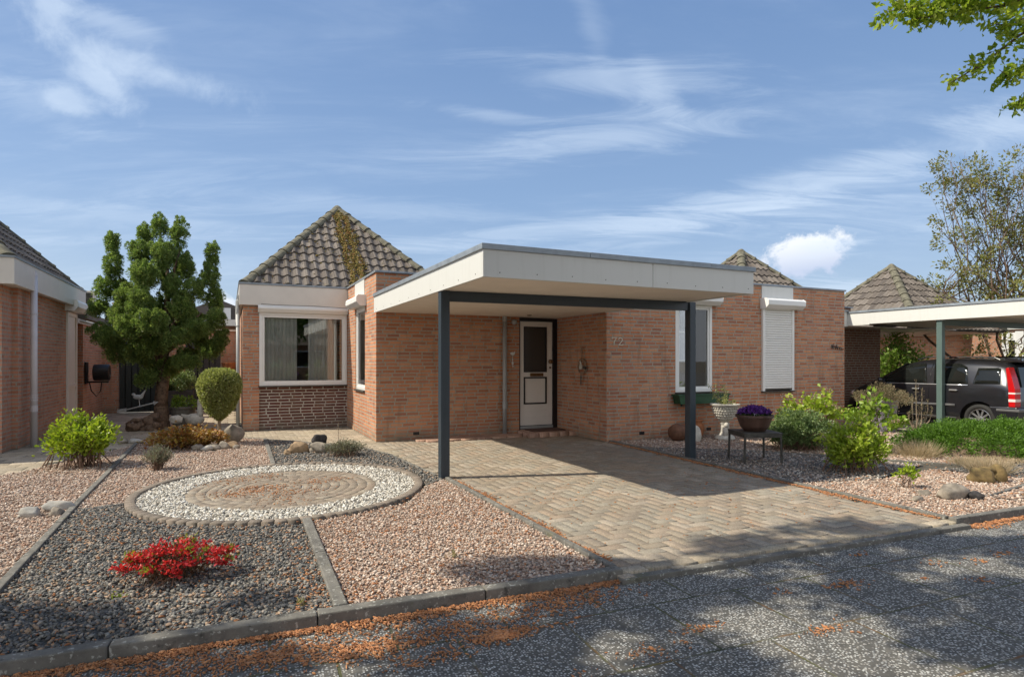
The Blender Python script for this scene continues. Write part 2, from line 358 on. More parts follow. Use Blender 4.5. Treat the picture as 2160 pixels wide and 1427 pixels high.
LM['moss'] = leaf_mat('green_yellow_grass', [(.22, .25, .07), (.34, .32, .12), (.4, .3, .16)], .3, .9)
LM['violet'] = leaf_mat('violet_petals', [(.10, .02, .22), (.16, .035, .32), (.07, .015, .16), (.22, .08, .42)], .3)
LM['vdark'] = leaf_mat('pansy_leaves', [(.05, .09, .02), (.08, .13, .03)], .3)
LM['whitefl'] = leaf_mat('white_petals', [(.7, .68, .75), (.6, .55, .75)], .3)
LM['maple'] = leaf_mat('maple_leaves', [(.16, .25, .03), (.26, .37, .04), (.38, .47, .06), (.48, .54, .08)], .6, .45)
LM['street'] = leaf_mat('canopy_leaves', [(.06, .12, .02), (.10, .18, .03), (.15, .24, .04)], .3, .5)
LM['back'] = leaf_mat('bronze_green_leaves', [(.17, .17, .05), (.25, .26, .07), (.28, .21, .09), (.21, .25, .06), (.34, .33, .11)], .35, .6)
LM['shrub'] = leaf_mat('shrub_leaves', [(.12, .22, .03), (.2, .32, .05), (.3, .4, .08)], .4, .5)
LM['pine'] = leaf_mat('dwarf_pine', [(.12, .14, .06), (.24, .2, .12), (.34, .24, .16)], .2, .8)

# ------------------------------------------------------------------ foliage
def leaves(name, pts, dirs, L, W, m, parent=None, jit=.5, fold=.25):
    """one small folded leaf at every point; pts, dirs (n,3)"""
    n = len(pts); d = dirs + RNG.normal(0, jit, (n, 3)); d /= np.linalg.norm(d, axis=1)[:, None] + 1e-9
    a = RNG.normal(0, 1, (n, 3)); s = np.cross(d, a); s /= np.linalg.norm(s, axis=1)[:, None] + 1e-9
    nn = np.cross(d, s)
    l = (L * RNG.uniform(.65, 1.3, n))[:, None]; w_ = (W * RNG.uniform(.7, 1.25, n))[:, None]
    V = np.stack([pts, pts + d * l * .5 + s * w_ * .5 + nn * w_ * fold, pts + d * l, pts + d * l * .5 - s * w_ * .5 + nn * w_ * fold], 1).reshape(-1, 3)
    b = np.arange(n)[:, None] * 4
    F = np.concatenate([b + np.array([[0, 1, 2]]), b + np.array([[0, 2, 3]])], 1).reshape(-1, 3)
    return npmesh(name, V, F, m, parent)
def sphere_dirs(n):
    d = RNG.normal(0, 1, (n, 3)); return d / np.linalg.norm(d, axis=1)[:, None]
def cloud(blobs, n, sub=10, subr=.35, shell=.75):
    """leaf positions: blobs (c, r) -> clumps spread over each blob -> leaves on each clump"""
    P = []; D = []
    vol = [b[1][0] * b[1][1] * b[1][2] for b in blobs]; tot = sum(v ** (2 / 3) for v in vol)
    for (c, r), v in zip(blobs, vol):
        kk = max(10, int(n * v ** (2 / 3) / tot)); c = np.array(c); r = np.array(r)
        cl = sphere_dirs(sub); cp = c + cl * r * RNG.uniform(shell * .7, 1.0, (sub, 1))
        ix = RNG.integers(0, sub, kk); dd = sphere_dirs(kk)
        sr = subr * r.mean() * RNG.uniform(.6, 1.3, sub)[ix][:, None]
        P.append(cp[ix] + dd * sr * RNG.uniform(.55, 1.0, (kk, 1))); D.append(dd * .7 + cl[ix] * .6)
    return np.concatenate(P), np.concatenate(D)

def limb(mb, p0, p1, r0, r1, wob=.06, n=5):
    p0 = Vector(p0); p1 = Vector(p1); L = (p1 - p0).length
    pts = [p0.lerp(p1, i / n) + (Vector((random.uniform(-1, 1), random.uniform(-1, 1), random.uniform(-.5, .5))) * wob * L if 0 < i < n else Vector()) for i in range(n + 1)]
    mb.tube(pts, [r0 + (r1 - r0) * i / n for i in range(n + 1)], 6); return pts

# ================================================================== SETTING: ground, paving, gravel
def gravel_base(name, stops, scale, bumpd=.012):
    m, k = mat(name); c = obc(k); cn = k.mix(.04, c, k.noise(c, 30, 2, out=1), 'ADD')
    vc = k.vor(cn, scale, out=1); sp = k.n('ShaderNodeSeparateColor'); k.set(sp, 0, vc)
    d = k.vor(cn, scale, out=0)
    cc = k.ramp(sp.outputs[0], stops, 'CONSTANT'); cc = k.mix(k.mr(d, .35, .75, 0, .7), cc, (.04, .035, .03))
    k.set(k.p, 'Base Color', cc); k.set(k.p, 'Roughness', .95); k.set(k.p, 'Specular IOR Level', .2)
    k.set(k.p, 'Normal', k.bump(k.m('SUBTRACT', 1, d), .9, bumpd)); return m
def pebble_mat(name, stops, rough=.9):
    m, k = mat(name); isl = island(k); cc = k.ramp(isl, stops, 'CONSTANT'); c = obc(k)
    cc = k.mix(.3, cc, k.ramp(k.noise(c, 60, 3), [(.3, (.2, .2, .2)), (.7, (.85, .85, .85))]), 'OVERLAY')
    k.set(k.p, 'Base Color', cc); k.set(k.p, 'Roughness', rough); k.set(k.p, 'Specular IOR Level', .2); return m
def st(cols): return [(i / len(cols), c) for i, c in enumerate(cols)]
PINK = [(.42, .30, .23), (.51, .39, .31), (.33, .25, .20), (.58, .47, .39), (.44, .28, .20), (.39, .33, .28), (.64, .55, .47), (.30, .20, .15), (.49, .38, .31)]
DARK = [(.13, .13, .125), (.19, .185, .175), (.09, .095, .095), (.26, .25, .225), (.15, .145, .14), (.33, .29, .25), (.12, .12, .12), (.21, .195, .17), (.38, .27, .19)]
WHITE = [(.52, .50, .45), (.66, .63, .57), (.40, .38, .33), (.56, .50, .42), (.72, .70, .65), (.30, .28, .25)]
MIXED = [(.22, .20, .18), (.36, .29, .24), (.16, .15, .145), (.45, .38, .33), (.30, .22, .17), (.14, .14, .14), (.5, .47, .43)]
GM = {n: (gravel_base('gravel_sheet_' + n, st(c), s), pebble_mat('pebbles_' + n, st(c))) for n, c, s in
      (('pink', PINK, 48), ('dark', DARK, 42), ('white', WHITE, 38), ('mixed', MIXED, 48))}

def icosa():
    t = (1 + 5 ** .5) / 2
    v = np.array([(-1, t, 0), (1, t, 0), (-1, -t, 0), (1, -t, 0), (0, -1, t), (0, 1, t), (0, -1, -t), (0, 1, -t), (t, 0, -1), (t, 0, 1), (-t, 0, -1), (-t, 0, 1)], float)
    f = np.array([(0, 11, 5), (0, 5, 1), (0, 1, 7), (0, 7, 10), (0, 10, 11), (1, 5, 9), (5, 11, 4), (11, 10, 2), (10, 7, 6), (7, 1, 8), (3, 9, 4), (3, 4, 2), (3, 2, 6), (3, 6, 8), (3, 8, 9), (4, 9, 5), (2, 4, 11), (6, 2, 10), (8, 6, 7), (9, 8, 1)])
    return v / np.linalg.norm(v[0]), f
IV, IF = icosa()
def stones_np(P, size, flat=.6, jitter=.30):
    n = len(P); ax = sphere_dirs(n); th = RNG.uniform(0, 6.28, n)
    V = IV[None] * (1 + RNG.normal(0, jitter, (n, 12, 1)).clip(-.45, .6)) * np.stack([RNG.uniform(.75, 1.4, n), RNG.uniform(.6, 1.05, n), RNG.uniform(.4, .8, n)], 1)[:, None, :]
    c, s = np.cos(th)[:, None], np.sin(th)[:, None]
    x = V[..., 0] * c - V[..., 1] * s; y = V[..., 0] * s + V[..., 1] * c; z = V[..., 2].copy()
    ti = RNG.normal(0, .45, n)[:, None]; z2 = z * np.cos(ti) + x * np.sin(ti); x = x * np.cos(ti) - z * np.sin(ti)
    sz = (size * RNG.uniform(.6, 1.5, n))[:, None]
    V = np.stack([x * sz + P[:, 0:1], y * sz + P[:, 1:2], z2 * sz + P[:, 2:3]], 2).reshape(-1, 3)
    F = (IF[None] + (np.arange(n) * 12)[:, None, None]).reshape(-1, 3)
    return V, F
def inpoly(P, poly):
    x, y = P[:, 0], P[:, 1]; r = np.zeros(len(P), bool); j = len(poly) - 1
    for i in range(len(poly)):
        xi, yi = poly[i][:2]; xj, yj = poly[j][:2]
        r ^= ((yi > y) != (yj > y)) & (x < (xj - xi) * (y - yi) / (yj - yi + 1e-12) + xi); j = i
    return r
CC = np.array([.57, 7.06]); RO = 1.50; RI = 1.02; EX = .955
def crad(P): return np.linalg.norm((P - CC) / np.array([EX, 1.0]), axis=1)
#       # the round terrace: centre, outer kerb radius, paved radius
def scatter(poly, dens, hole=None):
    p = np.array([q[:2] for q in poly]); lo, hi = p.min(0), p.max(0); n = int((hi - lo).prod() * dens)
    P = RNG.uniform(lo, hi, (n, 2)); P = P[inpoly(P, poly)]
    if hole is not None: P = P[crad(P) > hole]
    # thin out with distance from the photographer: far chips are too small to tell apart
    d = np.linalg.norm(P, axis=1); keep = RNG.uniform(0, 1, len(P)) < np.clip(1.25 - (d - 3.5) / 14, .3, 1); P = P[keep]
    return np.concatenate([P, RNG.uniform(.002, .012, (len(P), 1))], 1)
def bed(kind, poly, dens, size, hole=None, z=.0):
    mb = MB(); mb.add([(q[0], q[1], z) for q in poly], [tuple(range(len(poly)))])
    o = obj('gravel_bed', mb, GM[kind][0], fix=True); o['kind'] = 'structure'
    P = scatter(poly, dens, hole); P[:, 2] += z
    V, F = stones_np(P, size); o = npmesh('gravel', V, F, GM[kind][1])
    tag(o, {'pink': 'loose pink and beige crushed stone in the garden bed', 'dark': 'loose dark grey slate chippings in the garden bed', 'white': 'white pebbles in the ring around the round terrace',
            'mixed': 'mixed grey and brown gravel in the garden bed'}[kind], 'gravel', kind='stuff')
def struct(name, mb, m, **kw):
    o = obj(name, mb, m, **kw); o['kind'] = 'structure'; return o

# wide ground sheet
m, k = mat('soil'); c = obc(k); k.set(k.p, 'Base Color', k.ramp(k.noise(c, .8, 6, .6), [(.35, (.13, .11, .08)), (.7, (.22, .20, .15))])); k.set(k.p, 'Roughness', .95); M['soil'] = m
struct('ground', MB().add([(-900, -900, -.07), (900, -900, -.07), (900, 900, -.07), (-900, 900, -.07)], [(0, 1, 2, 3)]), M['soil'])

# exposed aggregate slabs of the street
def road_y(x): return 3.40 - .0585 * x          # front line of the gardens
ra = math.atan(-.0585)
m, k = mat('exposed_aggregate_slabs'); tc = obc(k)
mp = k.n('ShaderNodeMapping'); k.set(mp, 0, tc); mp.inputs['Rotation'].default_value = (0, 0, -ra); c = mp.outputs[0]
st1 = k.vor(c, 78, out=1, dim='2D'); sepc = k.n('ShaderNodeSeparateColor'); k.set(sepc, 0, st1); dd = k.vor(c, 78, dim='2D')
patch = k.noise(tc, 1.4, 5, .6)
chance = k.m('ADD', sepc.outputs[0], k.m('MULTIPLY', k.m('SUBTRACT', patch, .5), .9))
stonec = k.ramp(sepc.outputs[1], st([(.38, .37, .35), (.50, .50, .47), (.29, .275, .25), (.43, .40, .36), (.58, .58, .55), (.18, .18, .18)]), 'CONSTANT')
on = k.m('MULTIPLY', k.m('GREATER_THAN', chance, .40), k.mr(dd, .34, .46, 1, 0))
base = k.ramp(k.noise(tc, 14, 5, .7), [(.3, (.08, .077, .07)), (.7, (.15, .142, .126))])
cc = k.mix(on, base, stonec)
bk = k.n('ShaderNodeTexBrick', offset=.5, ins={'Vector': c, 'Scale': 1.0, 'Mortar Size': .009, 'Mortar Smooth': .3, 'Brick Width': .6, 'Row Height': .6, 'Color1': (0, 0, 0), 'Color2': (1, 1, 1)})
slabtone = k.mr(bk.outputs[0], 0, 1, -.1, .12); 
jn = k.mr(k.noise(tc, 5, 4), .35, .6, .35, 1)
jcol = k.ramp(k.noise(tc, 6, 3), [(.35, (.05, .055, .03)), (.5, (.10, .10, .04)), (.65, (.17, .09, .045))])
cc = k.mix(k.m('MULTIPLY', bk.outputs['Fac'], jn), cc, jcol)
k.set(k.p, 'Base Color', cc); k.set(k.p, 'Roughness', .85); k.set(k.p, 'Specular IOR Level', .3)
hh = k.m('ADD', k.m('MULTIPLY', on, .6), k.m('MULTIPLY', k.m('SUBTRACT', 1, bk.outputs['Fac']), .8))
k.set(k.p, 'Normal', k.bump(hh, .7, .006)); M['slab'] = m
RZ = -.04
struct('pavement', MB().add([(-60, road_y(-60), RZ), (-60, -40, RZ), (60, -40, RZ), (60, road_y(60), RZ)], [(0, 1, 2, 3)]), M['slab'])

# ---- paving blocks
def paver_mat(name, tones, moss=.3):
    m, k = mat(name); isl = island(k); c = obc(k)
    cc = k.ramp(isl, st(tones), 'CONSTANT')
    cc = k.mix(.5, cc, k.ramp(k.vor(c, 130, out=1, dim='2D'), [(.2, (.3, .3, .3)), (.8, (.8, .8, .8))]), 'OVERLAY')
    cc = k.mix(k.mr(k.noise(c, 1.2, 5, .6), .42, .7, 0, .4), cc, (.24, .20, .16))
    cc = k.mix(k.mr(k.noise(c, 9, 5, .7), .6, .75, 0, moss), cc, (.16, .15, .06)); cc = k.mix(k.mr(k.noise(c, 3.3, 4, .7), .56, .68, 0, .4), cc, (.36, .31, .24))
    k.set(k.p, 'Base Color', cc); k.set(k.p, 'Roughness', .9); k.set(k.p, 'Specular IOR Level', .25)
    k.set(k.p, 'Normal', k.bump(k.noise(c, 160, 3, .7), .5, .003)); return m
M['drive'] = paver_mat('drive_pavers', [(.285, .24, .185), (.315, .255, .195), (.26, .23, .185), (.30, .235, .175), (.345, .295, .235), (.25, .21, .165), (.29, .26, .21), (.27, .225, .17)])
M['pave2'] = paver_mat('path_pavers', [(.36, .31, .23), (.32, .27, .20), (.40, .34, .26), (.30, .26, .20)], .5)
M['pave3'] = paver_mat('terrace_setts', [(.25, .20, .155), (.225, .185, .145), (.265, .22, .17), (.235, .195, .155), (.29, .25, .20)], .8)
M['sett_kerb'] = paver_mat('kerb_setts', [(.20, .165, .135), (.17, .145, .12), (.23, .19, .155)], .5)
M['joint'] = simple('paving_joint_sand', (.085, .075, .055), .95, var=.3, scale=9)
def quads_block(P4, z0, z1, bev=.004):
    """P4 (n,4,2) block outlines -> chamfered blocks"""
    n = len(P4); ctr = P4.mean(1, keepdims=True); inn = ctr + (P4 - ctr) * (1 - bev * 2 / .12)
    dz = RNG.normal(0, .0012, (n, 1)); tilt = RNG.normal(0, .0012, (n, 4))
    def lay(p, z): return np.concatenate([p, (np.zeros((n, 4)) + z)[..., None]], 2)
    V = np.concatenate([lay(P4, z0), lay(P4, z1 - bev + dz + tilt), lay(inn, z1 + dz + tilt)], 1).reshape(-1, 3)
    f = [(8, 9, 10, 11)] + [(i, (i + 1) % 4, 4 + (i + 1) % 4, 4 + i) for i in range(4)] + [(4 + i, 4 + (i + 1) % 4, 8 + (i + 1) % 4, 8 + i) for i in range(4)]
    F = (np.array(f)[None] + (np.arange(n) * 12)[:, None, None]).reshape(-1, 4)
    return V, F
def rects(lst, gap=.0032):
    return np.array([[(x0 + gap, y0 + gap), (x1 - gap, y0 + gap), (x1 - gap, y1 - gap), (x0 + gap, y1 - gap)] for x0, x1, y0, y1 in lst])
# herringbone drive between the two kerbs
DL = lambda y: 2.37 + .0 * y; DR = lambda y: 5.95 - (8.49 - y) * .040
drive_poly = [(2.33, road_y(2.3) + .05), (5.73, road_y(5.73) + .05), (5.97, 8.75), (5.97, 10.5), (2.31, 10.5)]
a_ = .105; lst = []
for i in range(-6, 90):
    for j in range(-6, 90):
        # classic 90 degree herringbone: cell (i, j); long side runs along x or y
        kx = (i - j) % 4
        x0 = 2.2 + i * a_; y0 = 3.0 + j * a_
        if kx == 0: lst.append((x0, x0 + 2 * a_, y0, y0 + a_))
        elif kx == 3: lst.append((x0, x0 + a_, y0, y0 + 2 * a_))
lst = [q for q in lst if inpoly(np.array([[(q[0] + q[1]) / 2, (q[2] + q[3]) / 2]]), drive_poly)[0]]
V, F = quads_block(rects(lst), -.04, 0.0, .002); o = npmesh('driveway', V, F, M['drive']); o['kind'] = 'structure'
jz = -.006
struct('paving_bed', MB().add([(-12, road_y(-12) + .1, jz - .012), (19, road_y(19) + .1, jz - .012), (19, 24, jz - .012), (-12, 24, jz - .012)], [(0, 1, 2, 3)]), M['joint'])
# soldier row and flush kerb where the drive meets the street
mb = MB(); pts = []
x = 2.36
while x < 5.72:
    pts.append([(x, road_y(x) + .02), (x + .2, road_y(x + .2) + .02), (x + .2, road_y(x + .2) + .118), (x, road_y(x) + .118)]); x += .204
V, F = quads_block(np.array(pts), -.06, .005); o = npmesh('driveway_edge', V, F, M['pave2']); o['kind'] = 'structure'
struct('kerb', MB().obox((2.3, road_y(2.3) - .03), (5.78, road_y(5.78) - .03), .07, -.08, -.006), M['kerb'], bevel=.006)

# paths: running-bond blocks, in front of the left wing, beside the neighbour's house and in the courtyard
def running(x0, x1, y0, y1, poly, L=.21, W=.105, swap=False):
    out = []; j = 0; y = y0
    while y < y1:
        x = x0 - (L / 2 if j % 2 else 0)
        while x < x1: out.append((x, x + L, y, y + W)); x += L
        y += W; j += 1
    return [q for q in out if inpoly(np.array([[(q[0] + q[1]) / 2, (q[2] + q[3]) / 2]]), poly)[0]]
EDGE = [(.17, 12.1), (.60, 11.62), (1.05, 11.05), (1.62, 10.35), (1.98, 9.75), (2.20, 8.9), (2.31, 7.05)]      # bed edge from the left wing to the post
porch_poly = [(.17, 12.1), (.60, 11.62), (1.05, 11.05), (1.62, 10.35), (1.98, 9.75), (2.20, 8.9), (2.33, 7.9), (2.33, 10.45), (2.35, 13.2), (.27, 13.2), (.1, 12.9)]
V, F = quads_block(rects(running(-.1, 2.4, 7.8, 13.25, porch_poly)), -.04, -.002); o = npmesh('path', V, F, M['pave2']); o['kind'] = 'structure'
side_poly = [(-4.2, 7.4), (-3.1, 8.6), (-2.3, 9.65), (-1.45, 11.9), (-.9, 12.3), (.17, 12.1), (.1, 12.9), (.27, 13.3), (.27, 19.2), (-3.2, 19.2), (-3.2, 12), (-4.2, 12)]
V, F = quads_block(rects(running(-4.2, .3, 7.3, 19.2, side_poly, .30, .30)), -.04, -.004); o = npmesh('side_path', V, F, M['pave2']); o['kind'] = 'structure'
nd_poly = [(12.2, 3.0), (17.5, 2.5), (17.5, 10), (12.2, 10)]
V, F = quads_block(rects(running(12.2, 17.5, 3, 12, nd_poly, .3, .3)), -.04, -.002); o = npmesh('neighbour_driveway', V, F, M['pave2']); o['kind'] = 'structure'

# door platform: raised tiles along the porch wall
V, F = quads_block(rects(running(3.1, 4.95, 9.95, 10.38, [(3.0, 9.9), (4.95, 9.9), (4.95, 10.4), (3.0, 10.4)], .30, .145)), 0, .035)
o = npmesh('porch_step', V, F, paver_mat('porch_tiles', [(.38, .24, .18), (.33, .21, .16), (.42, .27, .2)], .2)); o['kind'] = 'structure'
V, F = quads_block(rects(running(4.95, 5.9, 9.75, 10.4, [(4.95, 9.7), (5.95, 9.7), (5.95, 10.42), (4.95, 10.42)], .21, .105)), 0, .085)
o = npmesh('door_step', V, F, bpy.data.materials['porch_tiles']); o['kind'] = 'structure'

# ---- round terrace
pts = []
for ri in range(10):
    r0, r1 = ri * .102, (ri + 1) * .102
    if r0 < .1: 
        for q in range(6):
            a0, a1 = q * math.pi / 3, (q + 1) * math.pi / 3 - .04
            pts.append([(CC[0] + EX * r * math.cos(a), CC[1] + r * math.sin(a)) for r, a in ((.01, a0), (r1 - .004, a0), (r1 - .004, a1), (.01, a1))])
        continue
    nq = max(6, int(2 * math.pi * (r0 + .05) / .15)); off = random.random(); r0_, r1_ = r0, r1
    for q in range(nq):
        r0 = r0_ + random.uniform(-.006, .006); r1 = r1_ + random.uniform(-.006, .004)
        a0 = (q + off) * 2 * math.pi / nq; a1 = (q + 1 + off) * 2 * math.pi / nq - .004 / r1
        pts.append([(CC[0] + EX * r * math.cos(a), CC[1] + r * math.sin(a)) for r, a in ((r0 + .0015, a0), (r1 - .0015, a0), (r1 - .0015, a1), (r0 + .0015, a1))])
V, F = quads_block(np.array(pts), -.04, .012, .0025); o = npmesh('round_terrace', V, F, M['pave3']); o['kind'] = 'structure'
pts = []
for q in range(88):
    a0 = q * 2 * math.pi / 88; a1 = (q + 1) * 2 * math.pi / 88 - .005
    pts.append([(CC[0] + EX * r * math.cos(a), CC[1] + r * math.sin(a)) for r, a in ((RO - .03, a0), (RO + .06, a0), (RO + .06, a1), (RO - .03, a1))])
V, F = quads_block(np.array(pts), -.04, .035, .006); o = npmesh('terrace_kerb', V, F, M['sett_kerb']); o['kind'] = 'structure'

# ---- straight kerbs with joints every metre
def kerb(line, w_=.06, z0=-.06, z1=.035, name='kerb', step=1.0):
    mb = MB()
    for p, q in zip(line[:-1], line[1:]):
        p = Vector(p); q = Vector(q); L = (q - p).length; n = max(1, round(L / step))
        for i in range(n):
            a = p.lerp(q, i / n); b = p.lerp(q, (i + 1) / n); d = (b - a).normalized() * .003
            s = random.uniform(-.003, .003); mb.obox(a + d, b - d, w_, z0, z1 + s)
    return struct(name, mb, M['kerb'], bevel=.008)
fk = [(-3.4, road_y(-3.4) + .055), (2.36, road_y(2.36) + .055)]
kerb(fk, .085, -.08, .034)
kerb([(2.345, road_y(2.3) + .1), (2.345, 6.78)], .05, -.06, .032)
kerb([(5.75, 3.17), (5.90, 6.6), (5.985, 8.7)], .055, -.06, .035)
kerb([(5.72, road_y(5.7) + .05), (12.2, road_y(12.2) + .05)], .07, -.08, .035)
kerb([(-1.24, 3.6), (-1.33, 7.2), (-1.40, 11.9)], .055, -.06, .03)
kerb([(.575, 3.47), (.62, 5.52)], .075, -.06, .034)
kerb([(.55, 8.62), (.60, 11.6)], .06, -.06, .028)
kerb(EDGE, .04, -.06, .012, step=.5)
kerb([(-.90, 6.95), (-1.30, 6.85)], .035, -.06, .014)
kerb([(2.02, 6.55), (2.31, 6.85)], .035, -.06, .014)
kerb([(12.17, 3.0), (12.17, 8.7)], .07, -.06, .03)
kerb([(6.05, 7.9), (7.4, 6.9), (8.6, 5.2), (9.3, 4.3)], .04, -.06, .012)
kerb([(7.1, 3.55), (12.1, 4.2)], .04, -.06, .012)

# ---- gravel beds
bed('dark', [(-1.22, 3.55), (.55, 3.46), (.59, 5.4), (.3, 5.6), (-.80, 6.5), (-.80, 6.94), (-1.30, 6.84)], 2300, .0105, RO + .07)
bed('pink', [(.62, 3.46), (2.31, 3.36), (2.31, 6.80), (2.0, 6.5), (1.6, 5.8), (.65, 5.5)], 2500, .0090, RO + .07)
bed('pink', [(-4.4, 3.7), (-1.27, 3.55), (-1.35, 7.2), (-1.42, 11.7), (-2.3, 9.6), (-3.1, 8.6), (-4.4, 7.2)], 1700, .0098)
bed('pink', [(-1.30, 6.87), (-.80, 6.97), (.5, 8.0), (.53, 8.6), (.57, 11.6), (.17, 12.05), (-.9, 12.25), (-1.38, 11.8)], 1500, .0098, RO + .07)
bed('dark', [(.58, 8.55), (2.0, 6.56), (2.29, 6.87), (2.18, 8.9), (1.95, 9.75), (1.6, 10.33), (1.03, 11.03), (.63, 11.58)], 1100, .0125, RO + .07)
ring = [(CC[0] + EX * (RO - .03) * math.cos(a / 36 * math.pi), CC[1] + (RO - .03) * math.sin(a / 36 * math.pi)) for a in range(72)]
bed('white', ring, 2600, .0115, RI + .01, z=.006)
bed('mixed', [(6.0, 8.6), (6.0, 6.6), (5.83, 4.9), (6.9, 4.6), (8.5, 5.0), (7.4, 6.8), (6.1, 7.85)], 1000, .0115)
bed('pink', [(5.78, 3.15), (7.1, 3.12), (7.1, 3.53), (8.6, 3.8), (8.2, 4.7), (6.9, 4.58), (5.84, 4.85)], 1900, .0095)
bed('pink', [(7.15, 3.10), (12.1, 2.82), (12.1, 4.15), (7.15, 3.52)], 900, .012)
bed('dark', [(8.65, 3.82), (12.1, 4.25), (12.1, 5.2), (9.3, 4.35), (8.3, 4.75)], 900, .012)
bed('pink', [(8.62, 5.25), (9.3, 4.4), (12.12, 5.25), (12.12, 8.7), (6.05, 8.7), (6.1, 7.95), (7.45, 6.95)], 600, .0125)

# ---- orange bud scales blown along the kerbs
def debris(P, nm_label, size=.011):
    n = len(P); V, F = stones_np(P, size, jitter=.1)
    # stretch each into a curled sliver
    c = P.repeat(12, 0); ang = RNG.uniform(0, 6.28, n).repeat(12); d = np.stack([np.cos(ang), np.sin(ang)], 1)
    q = V[:, :2] - c[:, :2]; al = (q * d).sum(1, keepdims=True); V[:, :2] = c[:, :2] + q * .36 + d * al * 1.3
    return V, F
m, k = mat('orange_bud_scales'); cc = k.ramp(island(k), st([(.44, .19, .08), (.36, .15, .065), (.52, .25, .11), (.28, .13, .06), (.48, .22, .10), (.40, .22, .13)]), 'CONSTANT'); k.set(k.p, 'Base Color', cc); k.set(k.p, 'Roughness', .9); M['debris'] = m
def band(line, n, wid, z, side=1):
    out = []
    for p, q, nn in line:
        p = np.array(p); q = np.array(q); d = (q - p) / np.linalg.norm(q - p); nr = np.array([-d[1], d[0]]) * side
        t = RNG.uniform(0, 1, int(nn)); wv = .5 + .5 * np.sin(t * 23 + 1) * np.sin(t * 7.3) 
        off = np.abs(RNG.normal(0, 1, int(nn))) * wid * (.35 + wv)
        P = p + (q - p) * t[:, None] + nr * off[:, None]; out.append(np.concatenate([P, z + RNG.uniform(0, .012, (int(nn), 1))], 1))
    return np.concatenate(out)
P = band([((-3, road_y(-3) + .005), (2.4, road_y(2.4) + .005), 7000)], 0, .055, RZ + .004, -1)
cl = []
for (x, y, s_, n) in [(-.2, 3.22, .22, 500), (.25, 3.15, .18, 600), (.62, 3.02, .16, 700), (1.15, 3.05, .2, 400), (1.3, 2.88, .10, 500), (1.8, 3.12, .22, 500), (.9, 2.8, .12, 120), (2.9, 2.2, .08, 60), (3.6, 2.6, .08, 60), (2.3, 2.5, .08, 50), (1.9, 2.4, .1, 60)]:
    cl.append(np.concatenate([RNG.normal((x, y), (s_, s_ * .35), (n, 2)), np.full((n, 1), RZ + .006)], 1))
for i in range(30):
    x, y = RNG.uniform(.6, 6), RNG.uniform(.8, 3.0); n = int(RNG.integers(6, 30)); cl.append(np.concatenate([RNG.normal((x, y), (.05, .03), (n, 2)), np.full((n, 1), RZ + .006)], 1))
P = np.concatenate([P] + cl); P = P[P[:, 1] < road_y(P[:, 0])]
V, F = debris(P, '', .0068); o = npmesh('bud_scales', V, F, M['debris']); tag(o, 'orange bud scales blown against the front kerb on the street slabs', 'plant litter', kind='stuff')
P = np.concatenate([band([((2.375, 3.5), (2.375, 6.7), 1700)], 0, .035, .004, -1), band([((5.955, 8.6), (5.86, 6.6), 900), ((5.86, 6.6), (5.71, 3.2), 1600)], 0, .04, .004, -1),
                    band([((5.8, road_y(5.8)), (9.5, road_y(9.5)), 3000)], 0, .07, RZ + .004, -1)])
V, F = debris(P, '', .0068); o = npmesh('bud_scales', V, F, M['debris']); tag(o, 'orange bud scales lying along the edges of the brick drive', 'plant litter', kind='stuff')
cl = []
for (x, y, s_, n) in [(.3, 7.1, .16, 260), (.1, 6.9, .14, 200), (.6, 6.75, .2, 200), (.0, 7.6, .2, 120), (.9, 7.2, .15, 120), (.35, 7.8, .15, 100), (1.2, 7.3, .1, 60), (.5, 6.4, .2, 80)]:
    cl.append(np.concatenate([RNG.normal((x, y), (s_, s_ * .6), (n, 2)), np.full((n, 1), .018)], 1))
V, F = debris(np.concatenate(cl), '', .006); o = npmesh('bud_scales', V, F, M['debris']); tag(o, 'orange bud scales scattered on the round terrace', 'plant litter', kind='stuff')
P = np.concatenate([RNG.uniform((-1.2, 3.5), (2.3, 6.5), (2300, 2)), RNG.uniform((5.8, 3.1), (9, 5), (500, 2)), RNG.normal((.55, 3.8), (.12, .5), (400, 2)), RNG.uniform((2.4, 3.6), (5.7, 6), (260, 2))])
P = P[crad(P) > RO + .07]; P = np.concatenate([P, RNG.uniform(.006, .022, (len(P), 1))], 1); P = P[(P[:, 0] < 2.32) | (P[:, 0] > 2.38)]
P = P[P[:, 1] > road_y(P[:, 0]) + .12]; P[(P[:, 0] > 2.35) & (P[:, 0] < 5.72), 2] = .003
V, F = debris(P, '', .0068); o = npmesh('bud_scales', V, F, M['debris']); tag(o, 'orange bud scales sprinkled over the gravel beds', 'plant litter', kind='stuff')

# ================================================================== HOUSES
def tile_mat(name, moss_x=None, light=1.0):
    m, k = mat(name); c = obc(k); isl = island(k)
    cc = k.ramp(isl, st([tuple(light * q for q in t) for t in [(.14, .12, .105), (.17, .148, .13), (.115, .10, .09), (.20, .175, .155), (.155, .135, .118)]]), 'CONSTANT')
    cc = k.mix(k.mr(k.noise(c, 6, 5, .7), .5, .7, 0, .5), cc, (.12, .105, .095))
    cc = k.mix(k.mr(k.noise(c, 16, 4, .7), .64, .72, 0, .7), cc, (.42, .40, .34))
    cc = k.mix(k.mr(k.noise(c, 9, 4, .7), .62, .7, 0, .6), cc, (.15, .12, .045))
    k.set(k.p, 'Base Color', cc); k.set(k.p, 'Roughness', .95); k.set(k.p, 'Specular IOR Level', .2)
    k.set(k.p, 'Normal', k.bump(k.noise(c, 70, 4, .7), .6, .006)); return m
M['tile'] = tile_mat('concrete_roof_tiles')
M['ridge'] = simple('mossy_ridge_tiles', (.15, .14, .10), .95, var=.3, scale=10, bump=.8, dirt=.5, dirtcol=(.22, .21, .15))
